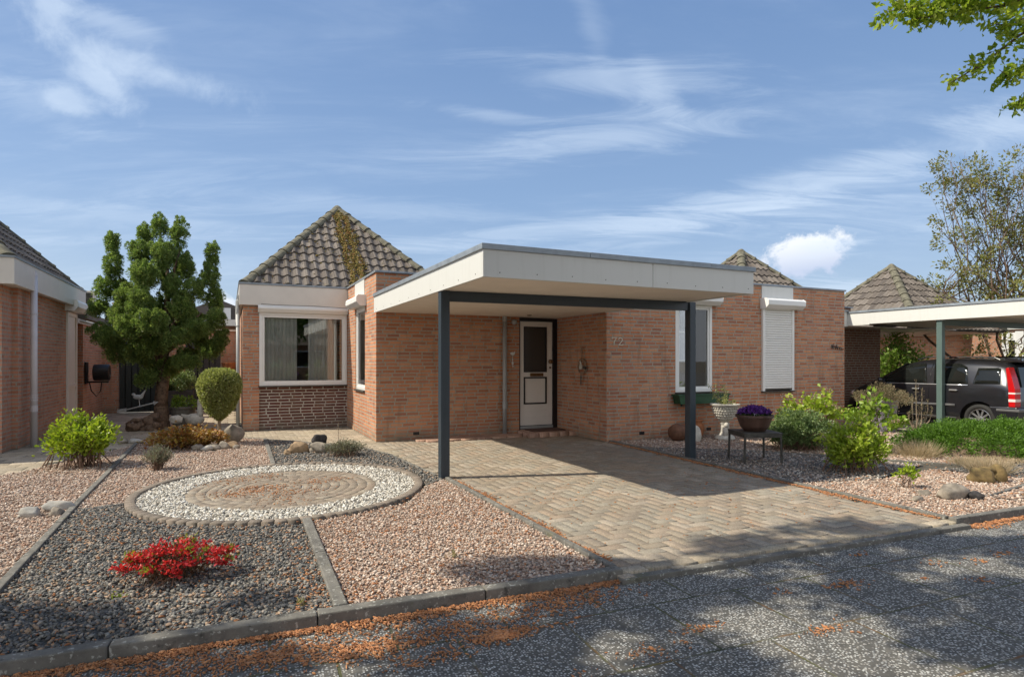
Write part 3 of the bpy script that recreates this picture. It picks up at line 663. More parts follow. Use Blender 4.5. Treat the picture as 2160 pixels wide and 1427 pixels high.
m, k = mat('roof_moss'); cc = k.ramp(island(k), st([(.17, .14, .03), (.22, .16, .04), (.22, .11, .035), (.13, .12, .04), (.28, .21, .06)]), 'CONSTANT'); k.set(k.p, 'Base Color', cc); k.set(k.p, 'Roughness', .95); M['moss'] = m

def roof_face(A, B, T, tw=.20, rh=.30):
    """tiles on the triangle A-B (eave, left to right seen from outside) with apex T"""
    A, B, T = Vector(A), Vector(B), Vector(T); ex = (B - A); W = ex.length; ex.normalize()
    up = (T - A) - ex * (T - A).dot(ex); H = up.length; up.normalize(); nn = ex.cross(up)
    if nn.z < 0: nn = -nn
    tx = (T - A).dot(ex); V = []; F = []
    rows = int(math.ceil(H / rh)); prof = [(0, .030), (.18, .040), (.36, .022), (.52, .0), (.68, -.004), (.84, .006), (.99, .028)]
    for r in range(rows):
        v0 = r * rh; v1 = min(H, v0 + rh * 1.12)
        lo = lambda v: tx * v / H; hi = lambda v: W - (W - tx) * v / H
        for t in range(int(W / tw) + 1):
            u0 = t * tw
            if u0 + tw < lo(v0) - .02 or u0 > hi(v0) + .02: continue
            b = len(V); jz = random.uniform(-.003, .003); jv = random.uniform(-.006, .006)
            for lay, (v, hz) in enumerate(((v0 + jv, .0), (v0 + jv, .040), (v1, .006))):
                for (pu, ph) in prof:
                    u = u0 + pu * tw; u = min(max(u, lo(max(v, 0)) - .0), hi(max(v, 0)) + .0)
                    h = hz + (ph if lay else -.01) + jz
                    V.append(tuple(A + ex * u + up * v + nn * h))
            n = len(prof)
            for q in range(n - 1):
                F.append((b + q, b + q + 1, b + n + q + 1, b + n + q)); F.append((b + n + q, b + n + q + 1, b + 2 * n + q + 1, b + 2 * n + q))
    return V, F
def hip(mb, A, T, r=.12, L=.36):
    A, T = Vector(A), Vector(T); d = T - A; n = int(d.length / L); d.normalize(); side = d.cross(Vector((0, 0, 1))).normalized(); up = side.cross(d).normalized()
    Lr = (T - A).length / n
    for i in range(n):
        a = A + d * (i * Lr - .03); b_ = A + d * ((i + 1) * Lr + .01); off = up * .03
        vs = []
        for p, rr in ((a, r * 1.12), (a + d * .035, r * 1.12), (a + d * .05, r), (b_, r * .88)):
            for j in range(9):
                t = math.pi * (j / 8); vs.append(tuple(p + off + side * math.cos(t) * rr + up * (math.sin(t) * rr * .8 - .03)))
        fs = [(q * 9 + j, q * 9 + j + 1, (q + 1) * 9 + j + 1, (q + 1) * 9 + j) for q in range(3) for j in range(8)]
        fs.append(tuple(range(9))); mb.add(vs, fs)
def pyramid_roof(parent, cx, cy, ax, ay, z0, z1, cut=None, name='roof', ends=True):
    c = [(cx - ax, cy - ay, z0), (cx + ax, cy - ay, z0), (cx + ax, cy + ay, z0), (cx - ax, cy + ay, z0)]; T = (cx, cy, z1)
    mb = MB()
    for i in range(4):
        V, F = roof_face(c[i], c[(i + 1) % 4], T); mb.add(V, F)
    rf = obj(name, mb, M['tile'], parent, world=True)
    deck = MB().add([(x, y, z - .035) for x, y, z in c] + [(T[0], T[1], T[2] - .03)], [(0, 1, 4), (1, 2, 4), (2, 3, 4), (3, 0, 4), (3, 2, 1, 0)])
    obj('roof_deck', deck, M['black'], rf, world=True)
    h = MB()
    for i in range(4): hip(h, c[i], T)
    h.lathe([(.15, -.06), (.13, .02), (.06, .09), (.01, .11)], (T[0], T[1], T[2]), 10)
    obj('ridge_tiles', h, M['ridge'], rf, world=True)
    return rf
def wall_piece(parent, boxes, m=None, name='wall', **kw):
    mb = MB()
    for b in boxes: mb.box(*b)
    return obj(name, mb, m or M['brick'], parent, world=True, **kw)
def roller_box_x(parent, x0, x1, yf, z0, z1, d=.16, name='shutter_box'):       # on a wall that faces -Y; yf = wall plane
    mb = MB().prism([(yf + .01, z1), (yf - d * .75, z1), (yf - d, z1 - .04), (yf - d, z0 + .07), (yf - d * .6, z0), (yf + .01, z0)], x0, x1, 'x')
    return obj(name, mb, M['upvc'], parent, world=True, bevel=.006)
def window_x(parent, x0, x1, y, z0, z1, fr=.06, sash=.045, mull=(), label=None, depth=.07, glz=None):
    """outward face towards -Y; y = outer face of the frame"""
    mb = MB().box(x0, x1, y, y + depth, z0, z0 + fr).box(x0, x1, y, y + depth, z1 - fr, z1).box(x0, x0 + fr, y, y + depth, z0 + fr, z1 - fr).box(x1 - fr, x1, y, y + depth, z0 + fr, z1 - fr)
    f = obj('window', mb, M['upvc'], parent, world=True, bevel=.004)
    s = MB(); a, b, c, d = x0 + fr - .006, x1 - fr + .006, z0 + fr - .006, z1 - fr + .006; ys = y + .014
    s.box(a, b, ys, ys + .05, c, c + sash).box(a, b, ys, ys + .05, d - sash, d).box(a, a + sash, ys, ys + .05, c + sash, d - sash).box(b - sash, b, ys, ys + .05, c + sash, d - sash)
    obj('sash', s, M['upvc'], f, world=True, bevel=.004)
    obj('pane', MB().box(a + sash - .004, b - sash + .004, ys + .018, ys + .026, c + sash - .004, d - sash + .004), glz or M['glass'], f, world=True)
    if mull:
        for q in mull: obj('glazing_bar', MB().box(a + sash, b - sash, ys + .028, ys + .034, z0 + (z1 - z0) * q - .007, z0 + (z1 - z0) * q + .007), M['upvc'], f, world=True)
    return f
def curtain(parent, x0, x1, y, z0, z1, axis='x', folds=9, amp=.03, m=None):
    n = folds * 8; V = []; rg = random.Random(int(x0 * 100))
    ph = rg.random() * 6
    for i in range(n + 1):
        t = i / n; u = x0 + (x1 - x0) * t; o = amp * (math.sin(t * folds * 6.283 + ph) + .35 * math.sin(t * folds * 2.7 * 6.283))
        for z, s_ in ((z0, 1.15), ((z0 + z1) / 2, 1), (z1, .8)):
            V.append((u, y + o * s_, z) if axis == 'x' else (y + o * s_, u, z))
    F = [(i * 3 + j, (i + 1) * 3 + j, (i + 1) * 3 + j + 1, i * 3 + j + 1) for i in range(n) for j in range(2)]
    return obj('curtain', MB().add(V, F), m or M['curtain'], parent, world=True, smooth=True)
def downpipe(parent, x, y, z0, z1, r, m, clips=(), sock=()):
    o = obj('downpipe', MB().tube([(x, y, z0), (x, y, z1)], r, 14), m, parent, world=True, smooth=False)
    for z in clips: obj('pipe_clip', MB().tube([(x, y, z - .012), (x, y, z + .012)], r + .006, 14), m, o, world=True)
    for z in sock: obj('pipe_socket', MB().tube([(x, y, z - .05), (x, y, z + .05)], r + .005, 14), m, o, world=True)
    for p in o.data.polygons: p.use_smooth = len(p.vertices) == 4
    return o

# ---- the main house
H = thing('bungalow', 'orange-brown brick bungalow with tiled pyramid roofs, white shuttered windows and house number 72', 'house', (2.31, 10.39, 0))
WZ = 2.93
# left wing
wall_piece(H, [(.27, .57, 13.18, 13.45, 0, 2.56), (.27, .50, 13.45, 19.5, 0, 2.56), (2.0, 2.31, 13.45, 19.5, 0, 2.56), (.57, 2.30, 13.30, 13.45, 2.40, 2.56)], name='wall')
wall_piece(H, [(.57, 2.312, 13.215, 13.45, 0, .875)], M['brick_dark'], 'wall_panel')['label'] = 'dark brown brick panel with pale joints under the big window'
# fascia boards + zinc cap of the left wing
obj('fascia', MB().box(.20, 2.315, 13.10, 13.18, 2.52, 2.93).box(.20, .27, 13.18, 19.5, 2.52, 2.93), M['cream'], H, world=True, bevel=.004)
obj('roof_trim', MB().box(.185, 2.335, 13.085, 13.30, 2.93, 2.965).box(.185, .30, 13.30, 19.5, 2.93, 2.965), M['zinc'], H, world=True, bevel=.004)
obj('flat_roof', MB().box(.30, 2.35, 13.30, 19.5, 2.80, 2.92).box(2.55, 12.0, 10.65, 19.5, 2.75, 2.88).box(6.2, 12.0, 8.95, 10.65, 2.75, 2.88), M['black'], H, world=True)
# big window with roller box
roller_box_x(H, .545, 2.315, 13.18, 2.385, 2.525, .11)
bw = window_x(H, .57, 2.30, 13.16, .895, 2.385, fr=.055, sash=.05)
obj('sill', MB().box(.55, 2.31, 13.13, 13.30, .872, .895), M['metal_dark'], bw, world=True, bevel=.004)
curtain(bw, .64, 1.30, 13.275, .93, 2.33, folds=9, amp=.025); curtain(bw, 1.52, 2.10, 13.275, .93, 2.33, folds=8, amp=.025)
bl = MB()
for i in range(22): bl.box(.68, .98, 13.50, 13.502, .96 + i * .022, .975 + i * .022)
obj('table_lamp', MB().lathe([(.03, 0), (.035, .02), (.02, .1), (.02, .16)], (1.72, 13.55, .95), 10).lathe([(.11, .16), (.075, .34)], (1.72, 13.55, .95), 14), M['curtain'], bw, world=True)
obj('windowsill_shelf', MB().box(.62, 2.26, 13.30, 13.62, .88, .92), M['upvc'], bw, world=True)
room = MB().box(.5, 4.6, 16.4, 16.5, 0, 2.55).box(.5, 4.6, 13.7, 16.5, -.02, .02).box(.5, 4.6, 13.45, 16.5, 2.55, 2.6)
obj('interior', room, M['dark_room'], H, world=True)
P, D = cloud([((1.30, 13.5, 1.08), (.07, .05, .10))], 120, 5, .5); leaves('flower', P, D, .035, .03, LM['violet'], None).parent = bw
for o in list(bw.children):
    if o.name.startswith('flower'): o.location = (-2.31, -10.39, 0)
# return wall of the porch block, facing the side garden
wall_piece(H, [(2.31, 2.54, 10.39, 11.33, 0, WZ), (2.31, 2.54, 11.33, 12.24, 0, .82), (2.31, 2.54, 11.33, 12.24, 2.55, WZ), (2.31, 2.54, 12.24, 13.6, 0, WZ),
               (2.54, 5.055, 10.39, 10.62, 0, WZ), (5.055, 5.92, 10.50, 10.62, 2.235, WZ)], name='wall')
# white panel and roller box over the narrow window
obj('white_panel', MB().box(2.295, 2.31, 11.33, 12.24, 2.56, WZ), M['white'], H, world=True)
rb = MB().prism([(2.32, 2.62), (2.17, 2.62), (2.135, 2.58), (2.135, 2.50), (2.20, 2.43), (2.32, 2.43)], 11.22, 12.34, 'y')
obj('shutter_box', rb, M['upvc'], H, world=True, bevel=.006)
def window_side(parent, x, y0, y1, z0, z1, sgn=-1, fr=.06, sash=.045, depth=.07, mull=()):   # faces -X
    a = MB(); X0, X1 = x, x + depth
    a.box(X0, X1, y0, y1, z0, z0 + fr).box(X0, X1, y0, y1, z1 - fr, z1).box(X0, X1, y0, y0 + fr, z0 + fr, z1 - fr).box(X0, X1, y1 - fr, y1, z0 + fr, z1 - fr)
    f = obj('window', a, M['upvc'], parent, world=True, bevel=.004)
    s = MB(); b0, b1, c, d = y0 + fr - .006, y1 - fr + .006, z0 + fr - .006, z1 - fr + .006; xs = x + .014
    s.box(xs, xs + .05, b0, b1, c, c + sash).box(xs, xs + .05, b0, b1, d - sash, d).box(xs, xs + .05, b0, b0 + sash, c + sash, d - sash).box(xs, xs + .05, b1 - sash, b1, c + sash, d - sash)
    obj('sash', s, M['upvc'], f, world=True, bevel=.004)
    obj('pane', MB().box(xs + .018, xs + .026, b0 + sash - .004, b1 - sash + .004, c + sash - .004, d - sash + .004), M['glass'], f, world=True)
    if mull:
        for q in mull: obj('glazing_bar', MB().box(xs + .028, xs + .034, b0 + sash, b1 - sash, z0 + (z1 - z0) * q - .007, z0 + (z1 - z0) * q + .007), M['upvc'], f, world=True)
    return f
sw = window_side(H, 2.325, 11.33, 12.24, .845, 2.45, mull=(.36, .68))
obj('sill', MB().box(2.27, 2.42, 11.32, 12.25, .815, .845), M['metal_dark'], sw, world=True, bevel=.004)
curtain(sw, 11.4, 12.2, 2.50, .9, 2.5, axis='y', folds=8, amp=.02)
obj('roof_trim', MB().box(2.285, 2.58, 10.365, 13.25, WZ, WZ + .035).box(2.58, 5.92, 10.365, 10.66, WZ, WZ + .035).box(5.885, 12.10, 8.695, 9.0, WZ - .03, WZ + .005).box(5.885, 6.2, 9.0, 10.365, WZ - .03, WZ + .005).box(11.8, 12.10, 9.0, 19.5, WZ - .03, WZ + .005), M['zinc'], H, world=True, bevel=.004)
# right wing
X1, X2, X3, X4 = 7.43, 8.31, 9.60, 10.48
wall_piece(H, [(5.92, 6.15, 8.95, 10.62, 0, WZ - .03), (5.92, X1, 8.72, 8.95, 0, WZ - .03), (X1, X2, 8.72, 8.95, 0, .80), (X1, X2, 8.72, 8.95, 2.46, WZ - .03), (X2, X3, 8.72, 8.95, 0, WZ - .03),
               (X3, X4, 8.72, 8.95, 0, .80), (X3, X4, 8.745, 8.95, 2.4, WZ - .03), (X4, 12.07, 8.72, 8.95, 0, WZ - .03), (11.84, 12.07, 8.95, 19.5, 0, WZ - .03)], name='wall')
rw = window_x(H, X1, X2, 8.715, .825, 2.46, mull=(.36, .68))
obj('sill', MB().box(X1 - .01, X2 + .01, 8.67, 8.80, .80, .825), M['metal_dark'], rw, world=True, bevel=.004)
obj('blind', MB().box(X1 + .08, X1 + .42, 8.87, 8.875, .9, 1.98), M['blind_lilac'], rw, world=True)
curtain(rw, X1 + .45, X2 - .05, 8.90, .9, 2.42, folds=4, amp=.025, m=M['curtain'])
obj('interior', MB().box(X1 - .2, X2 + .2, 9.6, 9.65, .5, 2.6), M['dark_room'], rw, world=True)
roller_box_x(H, X1 - .08, X2 + .10, 8.72, 2.44, 2.62, .19)
# closed roller shutter
sh = MB(); z = .845
while z < 2.44:
    sh.prism([(8.705, z), (8.692, z + .008), (8.690, z + .032), (8.700, z + .043), (8.715, z + .046), (8.715, z)], X3 + .055, X4 - .055, 'x'); z += .0475
rs = obj('roller_shutter', sh, M['upvc'], H, world=True); rs['label'] = 'closed white roller shutter of narrow slats'
for q_ in (X3, X4 - .06): obj('guide_rail', MB().box(q_, q_ + .06, 8.675, 8.74, .80, 2.45), M['upvc'], rs, world=True, bevel=.004)
obj('bottom_bar', MB().box(X3 + .06, X4 - .06, 8.685, 8.715, .822, .845), M['metal_dark'], rs, world=True)
obj('sill', MB().box(X3 - .01, X4 + .01, 8.66, 8.80, .775, .80), M['metal_dark'], rs, world=True, bevel=.004)
roller_box_x(H, X3 - .03, X4 + .14, 8.72, 2.44, 2.64, .20)
obj('white_panel', MB().box(X3, X4, 8.705, 8.745, 2.64, WZ - .035), M['white'], H, world=True)
# air bricks
for (x, y) in ((3.02, 10.39), (6.67, 8.72), (8.23, 8.72)):
    o = obj('air_vent', MB().box(x - .055, x + .055, y - .004, y + .02, .09, .145).box(x - .05, x + .05, y - .008, y, .11, .114).box(x - .05, x + .05, y - .008, y, .125, .129), M['black'], H, world=True)
# front door
DX0, DX1, DY = 5.055, 5.92, 10.47
fr = MB().box(DX0, DX0 + .045, DY - .03, DY + .07, .085, 2.235).box(DX1 - .10, DX1, DY - .03, DY + .07, .085, 2.235).box(DX0 + .045, DX1 - .10, DY - .03, DY + .07, 2.17, 2.235).box(DX0 + .045, DX1 - .10, DY - .02, DY + .07, .085, .115)
dr = obj('door_frame', fr, M['black'], H, world=True, bevel=.004)
a, b = DX0 + .05, DX1 - .105; g0, g1, gz0, gz1 = a + .085, b - .135, 1.19, 2.06; p0, p1 = .58, 1.08
leaf = MB().box(a, g0, DY - .012, DY + .03, .15, 2.165).box(g1, b, DY - .012, DY + .03, .15, 2.165).box(g0, g1, DY - .012, DY + .03, 2.06, 2.165).box(g0, g1, DY - .012, DY + .03, p1, gz0).box(g0, g1, DY - .012, DY + .03, .15, p0).box(g0, g1, DY + .0, DY + .03, p0, p1)
leaf.box(g0 - .01, g1 + .02, DY - .018, DY - .012, .30, .312).box(g0 - .01, g1 + .02, DY - .018, DY - .012, .42, .432)
door = obj('door', leaf, simple('door_white', (.80, .77, .73), .35, var=.02), H, world=True, bevel=.003); door['label'] = 'cream front door with obscured glass and black trim'
obj('pane', MB().box(g0 + .012, g1 - .012, DY + .004, DY + .014, gz0 + .012, gz1 - .012), M['glass_frost'], door, world=True)
def ringbox(mb, x0, x1, z0, z1, t, y0, y1): mb.box(x0, x1, y0, y1, z0, z0 + t).box(x0, x1, y0, y1, z1 - t, z1).box(x0, x0 + t, y0, y1, z0 + t, z1 - t).box(x1 - t, x1, y0, y1, z0 + t, z1 - t)
tm = MB(); ringbox(tm, g0 - .008, g1 + .008, gz0 - .008, gz1 + .008, .022, DY - .022, DY + .004); ringbox(tm, g0 - .008, g1 + .008, p0 - .02, p1 + .01, .028, DY - .022, DY + .002)
obj('black_trim', tm, M['black'], door, world=True)
obj('letterbox', MB().box(g0 + .13, g1 - .07, DY - .026, DY - .012, 1.10, 1.165).box(g0 + .16, g1 - .10, DY - .032, DY - .026, 1.125, 1.142), M['brass'], door, world=True, bevel=.003)
hd = MB().tube([(b - .05, DY - .07, 1.39), (b - .05, DY - .012, 1.39)], [.035, .042], 14).tube([(b - .05, DY - .085, 1.39), (b - .05, DY - .07, 1.39)], [.02, .038], 14)
obj('handle', hd, M['brass'], door, world=True)
obj('keyhole', MB().tube([(b - .05, DY - .02, 1.27), (b - .05, DY - .012, 1.27)], .022, 12), M['brass'], door, world=True)
obj('threshold', MB().box(DX0 + .045, DX1 - .10, DY - .035, DY - .02, .09, .14), M['greypipe'], door, world=True)
# downpipe under the carport, and a side downpipe at the left wing
dp = downpipe(H, 4.72, 10.33, .0, 2.24, .04, M['greypipe'], clips=(1.86, .62), sock=(2.19, .9, .55)); dp['label'] = 'grey downpipe beside the front door'
dp = downpipe(H, .18, 13.30, .0, 2.45, .035, M['greypipe'], clips=(1.02, 2.1), sock=(2.4,)); dp['label'] = 'grey downpipe at the left corner of the left wing'
obj('pipe_offset', MB().tube([(.18, 13.30, 2.42), (.17, 13.34, 2.6), (.20, 13.40, 2.72)], .036, 12), M['greypipe'], dp, world=True)
# round wall lamp
lp = obj('wall_lamp', MB().ell((4.92, 10.33, 2.14), (.055, .055, .055), 14, 10), M['greypipe'], H, world=True, smooth=True)
obj('lamp_base', MB().tube([(4.92, 10.40, 2.14), (4.92, 10.36, 2.14)], .03, 12), M['greypipe'], lp, world=True)
# pyramid roofs
rf = pyramid_roof(H, 2.53, 15.85, 2.22, 2.5, 2.97, 5.27)
# moss strip down the middle of the front face, below the apex
T = np.array([2.53, 15.85, 5.27]); A_ = np.array([2.53, 13.35, 2.97]); n = 4200
t = RNG.uniform(0.0, 1.0, n); off = RNG.choice([-.1, .1], n) + RNG.normal(0, .055 + .03 * np.sin(t * 20), n) + .04 + .06 * t
keep = np.abs(off) < (t * 2.22 * .95); t, off = t[keep], off[keep]
nrm = np.array([0, -2.3, 2.5]) / 3.4
P = T + (A_ - T) * t[:, None] + np.stack([off, 0 * off, 0 * off], 1) + nrm * RNG.uniform(.03, .075, len(t))[:, None] - np.array([2.31, 10.39, 0])
V, F = stones_np(P, .018); o = npmesh('moss', V, F, M['moss'], rf); o['kind'] = 'stuff'; o['label'] = 'ochre moss growing down the roof tiles'
t = RNG.uniform(0.1, 1, 350); off = RNG.uniform(-1, 1, 350) * t * 2.1
P = T + (A_ - T) * t[:, None] + np.stack([off, 0 * off, 0 * off], 1) + nrm * RNG.uniform(.03, .06, 350)[:, None] - np.array([2.31, 10.39, 0])
V2, F2 = stones_np(P, .014); o2 = npmesh('moss_crumbs', V2, F2, M['moss'], rf); o2['kind'] = 'stuff'
rf2 = pyramid_roof(H, 13.55 - .05, 13.0, 1.62, 1.62, 2.9, 4.55)
# house number: seven and two, cut as solid strokes
def stroke(mb, pts, y, w_=.0135, t=.008):
    for p, q in zip(pts[:-1], pts[1:]):
        p = Vector(p); q = Vector(q); d = (q - p).normalized(); nn = Vector((-d.y, d.x)) * w_ / 2; e = d * w_ * .3
        mb.prism([tuple(p - nn - e), tuple(q - nn + e), tuple(q + nn + e), tuple(p + nn - e)], y - t, y + .002, 'y'); y -= .0006
nb = MB(); hx = 6.03; hz = 1.67; s_ = .135
stroke(nb, [(hx, hz + s_ * .86), (hx, hz + s_), (hx + .085, hz + s_), (hx + .035, hz + .05), (hx + .03, hz)], 8.715)
stroke(nb, [(hx + .135, hz + s_ * .75), (hx + .145, hz + s_ * .93), (hx + .175, hz + s_), (hx + .205, hz + s_ * .93), (hx + .215, hz + s_ * .75), (hx + .20, hz + s_ * .55), (hx + .135, hz + .008), (hx + .22, hz + .008), (hx + .222, hz + .03)], 8.715)
hn = obj('house_number', nb, M['bronze_digit'], H, world=True); hn['label'] = 'raised house number 72'
# dark wrought script near the right-hand corner
wr = MB(); xx = 11.62
pp = []
for i in range(60):
    t = i / 59; pp.append((xx + t * .40 + .018 * math.sin(t * 44), 8.70, 1.70 - .05 * t + .035 * math.sin(t * 44 + 1.2) * (1 if t < .8 else .5)))
wr.tube(pp, .006, 5)
wr.tube([(xx + .03, 8.70, 1.66), (xx + .07, 8.70, 1.77)], .007, 5).tube([(xx + .16, 8.70, 1.665), (xx + .18, 8.70, 1.75)], .006, 5)
ws = obj('wrought_script', wr, M['black'], H, world=True); ws['label'] = 'small dark wrought-iron lettering on the brick'
obj('cable', MB().tube([(.60 + i * .085, 13.06 + .004 * math.sin(i), 2.545 - .006 * math.sin(i * .4) - i * .0012) for i in range(21)], .005, 5), M['black'], H, world=True)

# ---- carport
K = thing('carport', 'flat-roofed white carport on two dark blue-grey posts over the brick drive', 'carport', (4.1, 7.9, 0))
KX0, KX1, KY0, KY1, Z0, Z1 = 2.27, 5.90, 5.48, 10.385, 2.23, 2.53
fb = MB().box(KX0, KX0 + .03, KY0 + .03, KY1, Z0, Z1 - .025).box(KX0, 4.345, KY0, KY0 + .03, Z0, Z1 - .025).box(4.351, KX1, KY0, KY0 + .03, Z0, Z1 - .025).box(KX1 - .03, KX1, KY0 + .03, 8.69, Z0, Z1 - .025)
obj('fascia', fb, M['white'], K, world=True, bevel=.003)
tr_ = MB().box(KX0 - .02, KX0 + .10, KY0 + .10, KY1, Z1 - .028, Z1 + .03).box(KX0 - .02, 3.5, KY0 - .02, KY0 + .10, Z1 - .028, Z1 + .03).box(3.503, 5.2, KY0 - .021, KY0 + .10, Z1 - .028, Z1 + .031).box(5.203, KX1 + .02, KY0 - .02, KY0 + .10, Z1 - .028, Z1 + .03).box(KX1 - .10, KX1 + .02, KY0 + .10, 8.69, Z1 - .028, Z1 + .03)
obj('roof_trim', tr_, M['zinc'], K, world=True, bevel=.004)
obj('flat_roof', MB().box(KX0 + .11, KX1 - .11, KY0 + .11, KY1 - .01, Z1 - .12, Z1 - .01), M['black'], K, world=True)
sf = MB(); y = KY0 + .035
while y < KY1 - .01:
    sf.box(KX0 + .035, KX1 - .035, y, min(y + .093, KY1), Z0 + .012, Z0 + .03).box(KX0 + .035, KX1 - .035, y + .093, y + .1, Z0 + .022, Z0 + .03); y += .1
obj('soffit', sf, M['soffit'], K, world=True)
for i in range(9): obj('screw_head', MB().tube([(KX0 + .18 + i * .42, KY0 - .003, Z0 + .05 + .005 * (i % 3)), (KX0 + .18 + i * .42, KY0 + .005, Z0 + .05 + .005 * (i % 3))], .006, 8), M['metal_dark'], K, world=True)
for i in range(10): obj('screw_head', MB().tube([(KX0 - .003, KY0 + .2 + i * .5, Z0 + .05), (KX0 + .005, KY0 + .2 + i * .5, Z0 + .05)], .006, 8), M['metal_dark'], K, world=True)
for (x, y) in ((3.35, 9.75), (5.0, 9.85), (3.3, 7.6), (5.0, 7.6)):
    obj('spotlight', MB().tube([(x, y, Z0 + .004), (x, y, Z0 + .02)], .045, 20).tube([(x, y, Z0 - .002), (x, y, Z0 + .004)], [.03, .045], 20), M['brass'], K, world=True)
for i, (x0, y0) in enumerate(((2.285, 6.83), (5.905, 6.63))):
    p = obj('post', MB().box(x0, x0 + .115, y0, y0 + .10, 0, 2.30 if i == 0 else 2.235), M['darkpost'], K, world=True, bevel=.006)
    obj('post_flange', MB().box(x0 - .0, x0 + .04, y0 - .012, y0, .01, 2.2 if i else 2.235), M['darkpost'], p, world=True, bevel=.002)
obj('beam', MB().obox((2.395, 6.88), (5.91, 6.68), .06, 2.115, 2.24), M['darkpost'], K, world=True, bevel=.004)['label'] = 'dark cross beam under the carport roof'

# ---- small things on and at the main house
wb = thing('window_box', 'empty dark green plastic trough hanging under the right wing window', 'window box', (7.95, 8.62, .62))
tb = MB(); prof = [(-.57, .0), (.57, .0), (.60, .17), (-.60, .17)]
tb.prism([(-.56, 0), (.56, 0), (.60, .16), (-.60, .16)], -.10, .08, 'y').box(-.62, .62, -.115, -.095, .145, .175).box(-.62, .62, .075, .095, .145, .175).box(-.62, -.60, -.095, .075, .145, .175).box(.60, .62, -.095, .075, .145, .175)
obj('trough', tb, M['greenpaint'], wb, bevel=.005); obj('soil', MB().box(-.59, .59, -.09, .07, .14, .165), M['soil'], wb)
for q_ in (-.4, .37): obj('bracket', MB().box(q_, q_ + .03, .08, .10, -.05, .14), M['black'], wb)
dm = tag(obj('doormat', MB().box(5.12, 5.80, 9.90, 10.30, .087, .103), M['mat'], bevel=.004), 'dark brown coir doormat on the front step', 'doormat')
wt_ = thing('door_wreath', 'round wicker wreath hanging on the wall right of the front door', 'wreath', (5.86, 9.43, 1.30))
rg = random.Random(3); mb = MB()
for q in range(14):
    ph = rg.random() * 6; mb.tube([(-.0 + rg.uniform(-.012, .012), (.115 + .012 * math.sin(3 * a + ph)) * math.cos(a), (.135 + .012 * math.cos(2 * a + ph)) * math.sin(a)) for a in [i * 6.2832 / 20 for i in range(21)]], .006, 4, False)
obj('ring', mb, M['wicker'], wt_)
obj('hanging_cord', MB().tube([(0, .0, .12), (.01, .0, .36)], .008, 5).tube([(0, 0, .24), (0, 0, .34)], [.022, .008], 6), M['wicker'], wt_)
mb = MB(); mb.ell((-.02, 0, .0), (.03, .045, .06), 8, 6).ell((-.02, .01, .08), (.02, .025, .03), 8, 6)
obj('bird_ornament', mb, M['stone_white'], wt_, smooth=True)
obj('tassel', MB().tube([(0, .03, -.13), (0, .03, -.30)], [.008, .012], 5).ell((0, .03, -.20), (.015, .02, .03), 6, 5).ell((0, .03, -.30), (.012, .015, .05), 6, 5), M['metal_dark'], wt_)
obj('dried_flower', MB().ell((0, -.1, -.02), (.03, .05, .03), 6, 5), M['metal_dark'], wt_)
wc = thing('wall_ornament', 'tiny white bird chime hanging on the wall between downpipe and door', 'ornament', (4.90, 10.37, 1.5))
obj('bird', MB().ell((0, -.01, .04), (.05, .02, .03), 8, 6).prism([(-.06, .06), (-.02, .045), (-.03, .03)], -.015, -.005).prism([(.01, .05), (.05, .09), (.04, .04)], -.015, -.005), M['white'], wc)
obj('chime', MB().tube([(0, -.01, .02), (0, -.01, -.2)], .003, 4).ell((0, -.01, -.08), (.012, .008, .02), 6, 5).ell((0, -.01, -.14), (.022, .01, .035), 6, 5).ell((.005, -.01, -.2), (.01, .008, .02), 6, 5), M['white'], wc)

# ---- neighbour's house on the left
LX = -2.98
L = thing('neighbour_house', 'pinkish brick neighbouring bungalow at the left edge with white fascia and pale downpipe', 'house', (LX, 12, 0), R(1.0))
wall_piece(L, [(-9, -3.16, 11.55, 12.0, 0, 2.56), (-9, -3.02, 12.0, 16.0, 0, 2.56), (-9, -3.10, 16.0, 16.75, 2.3, 2.56), (-9, -3.02, 16.75, 19.2, 0, 2.35), (-9, -3.3, 16.0, 16.75, 0, 2.3)], M['brick_left'])
wall_piece(L, [(-3.16, -3.10, 11.55, 12.0, 0, 2.56)], M['brick_left'], 'wall_pier')
obj('fascia', MB().box(-9, -2.86, 11.20, 11.27, 2.54, 2.93).box(-2.93, -2.86, 11.27, 16.15, 2.54, 2.93).box(-9, -2.93, 16.05, 16.15, 2.54, 2.93), M['cream'], L, world=True, bevel=.004)
obj('soffit', MB().box(-9, -2.93, 11.27, 16.05, 2.56, 2.60), M['cream'], L, world=True)
obj('roof_trim', MB().box(-9, -2.845, 11.185, 11.3, 2.93, 2.96).box(-2.95, -2.845, 11.3, 16.17, 2.93, 2.96), M['zinc'], L, world=True)
pyramid_roof(L, -5.25, 13.75, 2.25, 2.35, 2.95, 5.25)
dp = downpipe(L, -2.88, 12.28, .0, 2.80, .048, M['palepipe'], clips=(2.17, .84, .80, .76), sock=(.62,)); dp['label'] = 'pale grey downpipe on the side wall'
obj('pipe_elbow', MB().tube([(-2.88, 12.28, 2.78), (-2.885, 12.29, 2.84), (-2.92, 12.31, 2.87), (-2.98, 12.33, 2.87)], .05, 12), M['palepipe'], dp, world=True)
lw = MB().box(-3.06, -2.985, 15.15, 15.23, .02, 2.42).box(-3.06, -2.985, 15.92, 16.0, .02, 2.42).box(-3.06, -2.99, 15.23, 15.92, 2.34, 2.42).box(-3.06, -2.99, 15.23, 15.92, .84, .92).box(-3.06, -2.99, 15.23, 15.92, .02, .12)
wf_ = obj('window', lw, M['cream'], L, world=True, bevel=.004)
obj('pane', MB().box(-3.04, -3.012, 15.23, 15.92, .12, .84).box(-3.04, -3.012, 15.23, 15.92, .92, 2.34), M['cream'], wf_, world=True)
